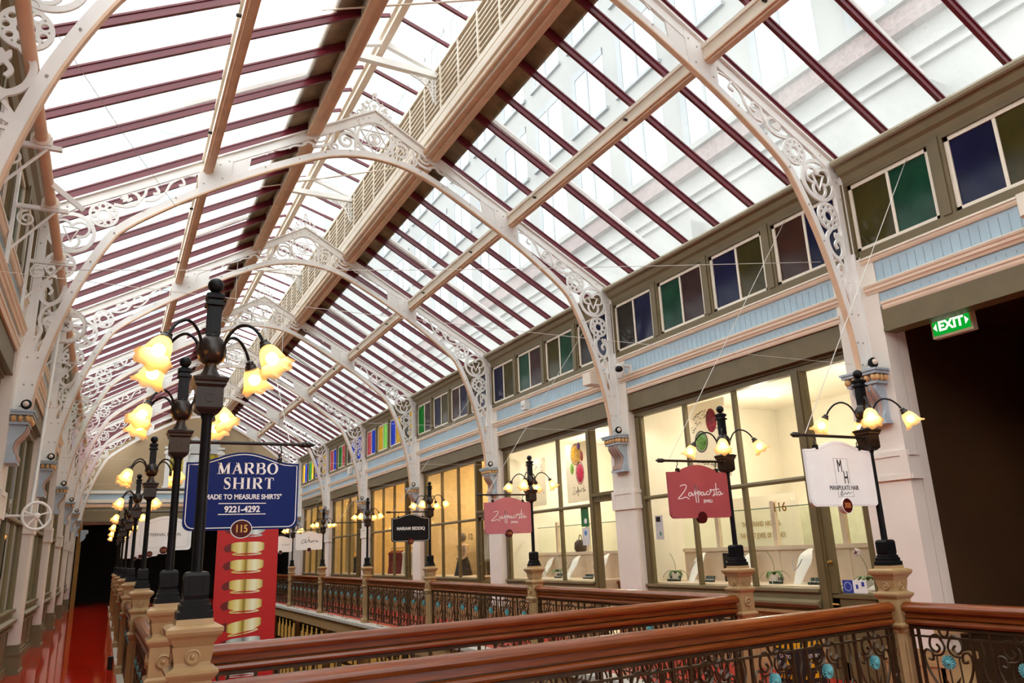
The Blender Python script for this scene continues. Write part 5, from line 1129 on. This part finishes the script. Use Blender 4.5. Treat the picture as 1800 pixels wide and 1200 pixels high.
# ================================================================ banner with rings
bn = thing('hanging_banner', 'tall red banner with printed gold wedding rings hanging over the void', 'banner', (2.47, 16, 0))
obj('sheet', MB().box(-.575, -.012, -1.6, .575, .012, 3.05), mat('red_banner_print', (.55, .004, .004), .5, var=.04), bn)
def printmat(nm, stops):
    m = mat(nm, (.8, .6, .2), .45); nt = m.node_tree; b_ = nt.nodes['Principled BSDF']
    sx_ = nt.nodes.new('ShaderNodeSeparateXYZ'); nt.links.new(nt.nodes['Texture Coordinate'].outputs['Object'], sx_.inputs[0])
    mr = nt.nodes.new('ShaderNodeMapRange'); mr.inputs[1].default_value = -.33; mr.inputs[2].default_value = .33; nt.links.new(sx_.outputs[0], mr.inputs[0])
    cr = nt.nodes.new('ShaderNodeValToRGB'); E_ = cr.color_ramp.elements
    while len(E_) < len(stops): E_.new(.5)
    for e, (p_, c_) in zip(E_, stops): e.position = p_; e.color = list(c_) + [1]
    nt.links.new(mr.outputs[0], cr.inputs[0]); nt.links.new(cr.outputs[0], b_.inputs['Base Color']); return m
GR = printmat('printed_gold_ring', [(0, (.22, .15, .01)), (.1, (.75, .55, .10)), (.3, (.95, .85, .42)), (.42, (.62, .42, .05)), (.47, (.25, .16, .01)), (.53, (.8, .62, .2)), (.72, (1, .96, .72)), (.9, (.85, .66, .22)), (1, (.3, .2, .02))])
PLT = printmat('printed_platinum_ring', [(0, (.2, .22, .2)), (.2, (.6, .68, .62)), (.42, (.4, .45, .42)), (.5, (.15, .17, .16)), (.7, (.85, .9, .86)), (1, (.3, .33, .31))])
SHD = mat('printed_ring_shadow', (.16, .002, .002), .5)
for i, (z, mm, tl) in enumerate(((2.56, GR, 0), (2.23, PLT, 0), (1.88, GR, 0), (1.55, GR, 0), (1.18, GR, 0), (.82, GR, 0), (.44, GR, .16), (.13, PLT, .05), (-.31, PLT, 0), (-.75, GR, 0), (-1.15, GR, 0))):
    z += .03
    def row(xs, zs): return [(x, z_ + tl * x) for x, z_ in zip(xs, zs)]
    n = 20; us = [-1 + 2 * j / n for j in range(n + 1)]
    topc = [(.31 * u, z + .095 - .03 * abs(u) ** 5 + tl * .31 * u) for u in us]; botc = [(.31 * u, z - .085 - .03 * (1 - u * u) + .03 * abs(u) ** 5 + tl * .31 * u) for u in us]
    pc = obj('ring_picture', MB().prism(topc + botc[::-1], 'y', -.0155, -.0125), mm, bn)
    obj('ring_shadow_print', MB().prism([(-.31, z + .08), (-.42, z + .03), (-.45, z - .03), (-.40, z - .09), (-.31, z - .09)], 'y', -.0145, -.0122), SHD, pc)
    obj('ring_opening_print', MB().ribbon([(.27 * cos(q) - .01, z - .13 + .022 * sin(q) + tl * .27 * cos(q)) for q in [2 * pi * j / 28 for j in range(28)]], .018, 'y', -.018, -.0125, True), mm, pc)
obj('batten', MB().tube([(-.6, 0, 3.06), (.6, 0, 3.06)], .02), WHITE, bn)
for s_ in (-1, 1): tag(obj('banner_wire', MB().tube([(2.47 + s_ * .5, 16, 3.08), (2.47 + s_ * .5, 16, 7.85)], .005, 5), STEEL), f"thin wire holding the {'window' if s_ > 0 else 'red floor'} side of the red banner", 'wire')

# ================================================================ winding gear on the red floor side
sh = thing('drive_shaft', 'long apricot shaft with brackets running under the eave of the red floor side', 'shaft', (-.8, 0, 0))
obj('shaft_tube', MB().tube([(0, 2.0, 5.26), (0, 26, 5.16)], .05, 10), APRICOT, sh, True)
for y in [T(k) + d for k in range(1, 5) for d in (1.25, 2.6, 4.2)]:
    z = 5.26 - .1 * (y - 2) / 24
    b = MB().box(-.3, y - .02, z - .09, .16, y + .02, z - .05); b.tube([(-.3, y, z - .55), (.06, y, z - .07)], .014, 5); b.box(-.32, y - .03, z - .7, -.29, y + .03, z + .3)
    b.ribbon([(p_[0], p_[1]) for p_ in spiral((-.19, z - .2), .09, .02, R(90), 1.5, 24)], .016, 'y', y - .012, y + .012)
    b.box(-.08, y - .035, z - .06, .08, y + .035, z + .02)
    obj('shaft_bracket', b, WHITE, sh)
    obj('coupling', MB().lathe([(.06, -.05), (.075, -.04), (.075, .04), (.06, .05)], 12, (0, y, z), axis=(0, 1, 0)), SALMON, sh)
for y in [T(k) + d for k in range(1, 4) for d in (2.1,)]:
    z = 5.26 - .1 * (y - 2) / 24; b = MB().prism([(0, z - .02), (.02, z + .03), (.34, z - .22), (.31, z - .26)], 'y', y - .012, y + .012); obj('window_lever', b, WHITE, sh)
gw = obj('toothed_gear', MB().ribbon(circ((0, 5.08), .24, 40), .05, 'y', 12.4, 12.46, True).ribbon(circ((0, 5.08), .07, 16), .05, 'y', 12.4, 12.46, True).ribbon([(-.22, 5.08), (.22, 5.08)], .03, 'y', 12.41, 12.45).ribbon([(0, 4.86), (0, 5.3)], .03, 'y', 12.41, 12.45), WHITE, sh)
tt = MB()
for i in range(36): q = 2 * pi * i / 36; tt.box(.265 * cos(q) - .01, 12.4, 5.08 + .265 * sin(q) - .01, .265 * cos(q) + .01, 12.46, 5.08 + .265 * sin(q) + .01)
obj('gear_tooth', tt, WHITE, gw)
hw = thing('hand_wheel', 'white hand wheel on a vertical rod against the second red floor side pilaster', 'hand wheel', (-.82, 11.62, 2.31))
obj('rim', MB().tube([(0, .17 * cos(2 * pi * i / 28), .17 * sin(2 * pi * i / 28)) for i in range(28)], .018, 8, True), WHITE, hw, True)
for i in range(5): q = 2 * pi * i / 5 + .3; obj('spoke', MB().tube([(0, 0, 0), (0, .165 * cos(q), .165 * sin(q))], .011, 6), WHITE, hw)
obj('axle', MB().tube([(0, 0, 0), (-.17, -.29, 0)], .018, 8), WHITE, hw); obj('hub', MB().lathe([(.035, -.03), (.04, .02), (.02, .04)], 14, axis=(1, 0, 0)), WHITE, hw, True)
hw.rotation_euler = (0, 0, R(-62))
tag(obj('winding_rod', MB().tube([(-.9, 11.72, 2.33), (-.87, 12.3, 5.0)], .022, 8), WHITE), 'white rod rising from the hand wheel to the toothed gear', 'rod')

# ================================================================ small fittings, wires
def spotl(x, y, z, lab):
    t = thing('spotlight', lab, 'spotlight', (x, y, z), 0, None); obj('housing', MB().lathe([(.03, -.05), (.055, -.02), (.06, .02), (.05, .025)], 16, axis=(-.1, -1, .1)), BLACK, t, True); obj('lens', MB().ball((-.005, -.03, .003), .035, 8), mat('pale_lens', (.75, .62, .5), .25), t, True); obj('stem', MB().tube([(0, 0, -.08), (0, .03, -.02)], .012), BLACK, t)
for k in range(1, 7): spotl(7.70, T(k) - .16, 3.575, f"small black spotlight on the shop side corbel of the {ORD[k]} arch")
for k in range(2, 7): spotl(-1.0, T(k) - .16, 3.575, f"small black spotlight on the red floor side corbel of the {ORD[k]} arch")
dc = thing('dome_camera', 'white dome security camera hanging beside the second arch leg', 'camera', (7.62, 10.42, 4.58)); obj('body', MB().lathe([(.05, -.16), (.075, -.1), (.09, .02), (.1, .06), (.05, .09)], 16), CLEARPLASTIC, dc, True); obj('dome', MB().ball((-.03, -.03, .0), .07, 10), BLACK, dc, True); obj('bracket', MB().box(-.02, -.03, .06, .26, .03, .10).box(.2, -.04, -.1, .25, .04, .1), CLEARPLASTIC, dc)
sp = thing('wall_speaker', 'apricot white wedge speaker on the blue boards before the second arch', 'speaker', (7.68, 11.2, 4.57)); obj('cabinet', MB().prism(crom([(-.24, -.1), (-.26, .06), (-.2, .12), (.2, .14), (.26, .08), (.2, -.12), (-.2, -.14), (-.24, -.1)], 4), 'z', -.11, .11), SALMON, sp, True); obj('bracket', MB().box(.05, -.04, -.03, .2, .04, .03), SALMON, sp)
sp = copy_tree(sp); sp.location = (7.68, 3.5, 4.62); sp['label'] = 'apricot white wedge speaker on the boards above the EXIT corridor'
dt = thing('motion_detector', 'small white square detector on the blue boards between second and third arches', 'detector', (7.84, 14.2, 4.66)); obj('case', MB().box(-.09, -.09, -.1, .04, .09, .1), CLEARPLASTIC, dt); obj('lens', MB().ball((-.09, 0, 0), .05, 8), CLEARPLASTIC, dt, True)
for y, lab in ((27.9, 'tall white alarm siren on the blue boards, farther of a pair'), (26.7, 'white alarm box on the blue boards, nearer of a pair')):
    t = thing('alarm_box', lab, 'alarm', (7.83, y, 4.68)); obj('case', MB().box(-.09, -.14, -.1, .03, .14, .1), CLEARPLASTIC, t); obj('dome', MB().ball((-.03, 0, .1), .08, 8), CLEARPLASTIC, t, True)
WIRE = mat('pale_wire', (.62, .58, .52), .4, metal=.2)
def wire(a, b, lab, r=.004, sag=0):
    mid = tuple((a[i] + b[i]) / 2 - (sag if i == 2 else 0) for i in range(3)); tag(obj('stay_wire', MB().tube(crom([a, mid, b], 6), r, 5), WIRE), lab, 'wire', 'thin stay wires')
for i in range(6):
    wire((7.88, RY[i] + .25 + (.3 if i > 1 else 0), 5.86), (PX_R - .80, RY[i], 2.52), f"thin stay wire from the eave to the sign arm of the {ORD8[i]} shop row lamp")
for k in range(1, 7):
    wire((XL + .25, T(k), 3.58), (XR - .25, T(k), 3.58), f"thin cross wire between the feet of the {ORD[k]} arch", .0025, .03)
wire((XL + .1, 9.2, 4.78), (7.7, 6.1, 5.0), 'dark long wire crossing the arcade below the second arch', .004, .05)
wire((-.9, 5.3, 5.6), (.5, 10.9, 6.5), 'thin chain wire dropping from the first arch to the second', .003, .05)
wire((PX_L + .8, LY[1], 2.47), (3.2, 21, 8.7), 'thin wire from the navy sign arm up to the ridge', .004)
# caution box
cb = thing('caution_box', 'black wet floor caution box with yellow hazard stripes', 'caution box', (7.13, 6.74, 0))
obj('body', MB().box(-.21, -.155, 0, .21, .155, .53), mat('black_card', (.012, .012, .013), .5), cb); obj('lid', MB().box(-.205, -.15, .53, .205, .15, .545), mat('grey_lid', (.10, .10, .11), .4), cb)
yl = mat('hazard_yellow', (.80, .42, .01), .5); q = MB()
for i in range(5): u = -.2 + .085 * i; q.prism([(u, .455), (u + .04, .455), (u + .055, .525), (u + .015, .525)], 'y', -.158, -.155)
for i in range(4): u = -.15 + .085 * i; q.prism([(u, .455), (u + .04, .455), (u + .025, .525), (u - .015, .525)], 'x', -.213, -.21)
obj('hazard_stripe', q, yl, cb)
for rz, off_, lnm in ((0, (0, -.158), 'front'), (-pi / 2, (-.213, 0), 'side')):
    text('CAUTION', .055, (off_[0], off_[1], .37), (pi / 2, 0, rz), WTXT, cb, sx=.8); text('WET FLOOR', .055, (off_[0], off_[1], .07), (pi / 2, 0, rz), WTXT, cb, sx=.7)
tr_ = MB()
for (u, z) in ((0, .25), (-.07, .14), (.07, .14)): tr_.prism([(u - .055, z), (u + .055, z), (u, z + .095)], 'y', -.158, -.155); tr_.prism([(u - .055, z), (u + .055, z), (u, z + .095)], 'x', -.213, -.21)
obj('warning_triangle_print', tr_, yl, cb)
tag(obj('black_doorstop', MB().box(.2, 15.1, 0, .28, 15.25, .2), BLACK), 'small black block on the polished red floor by a balustrade post', 'block')
texts_to_meshes()
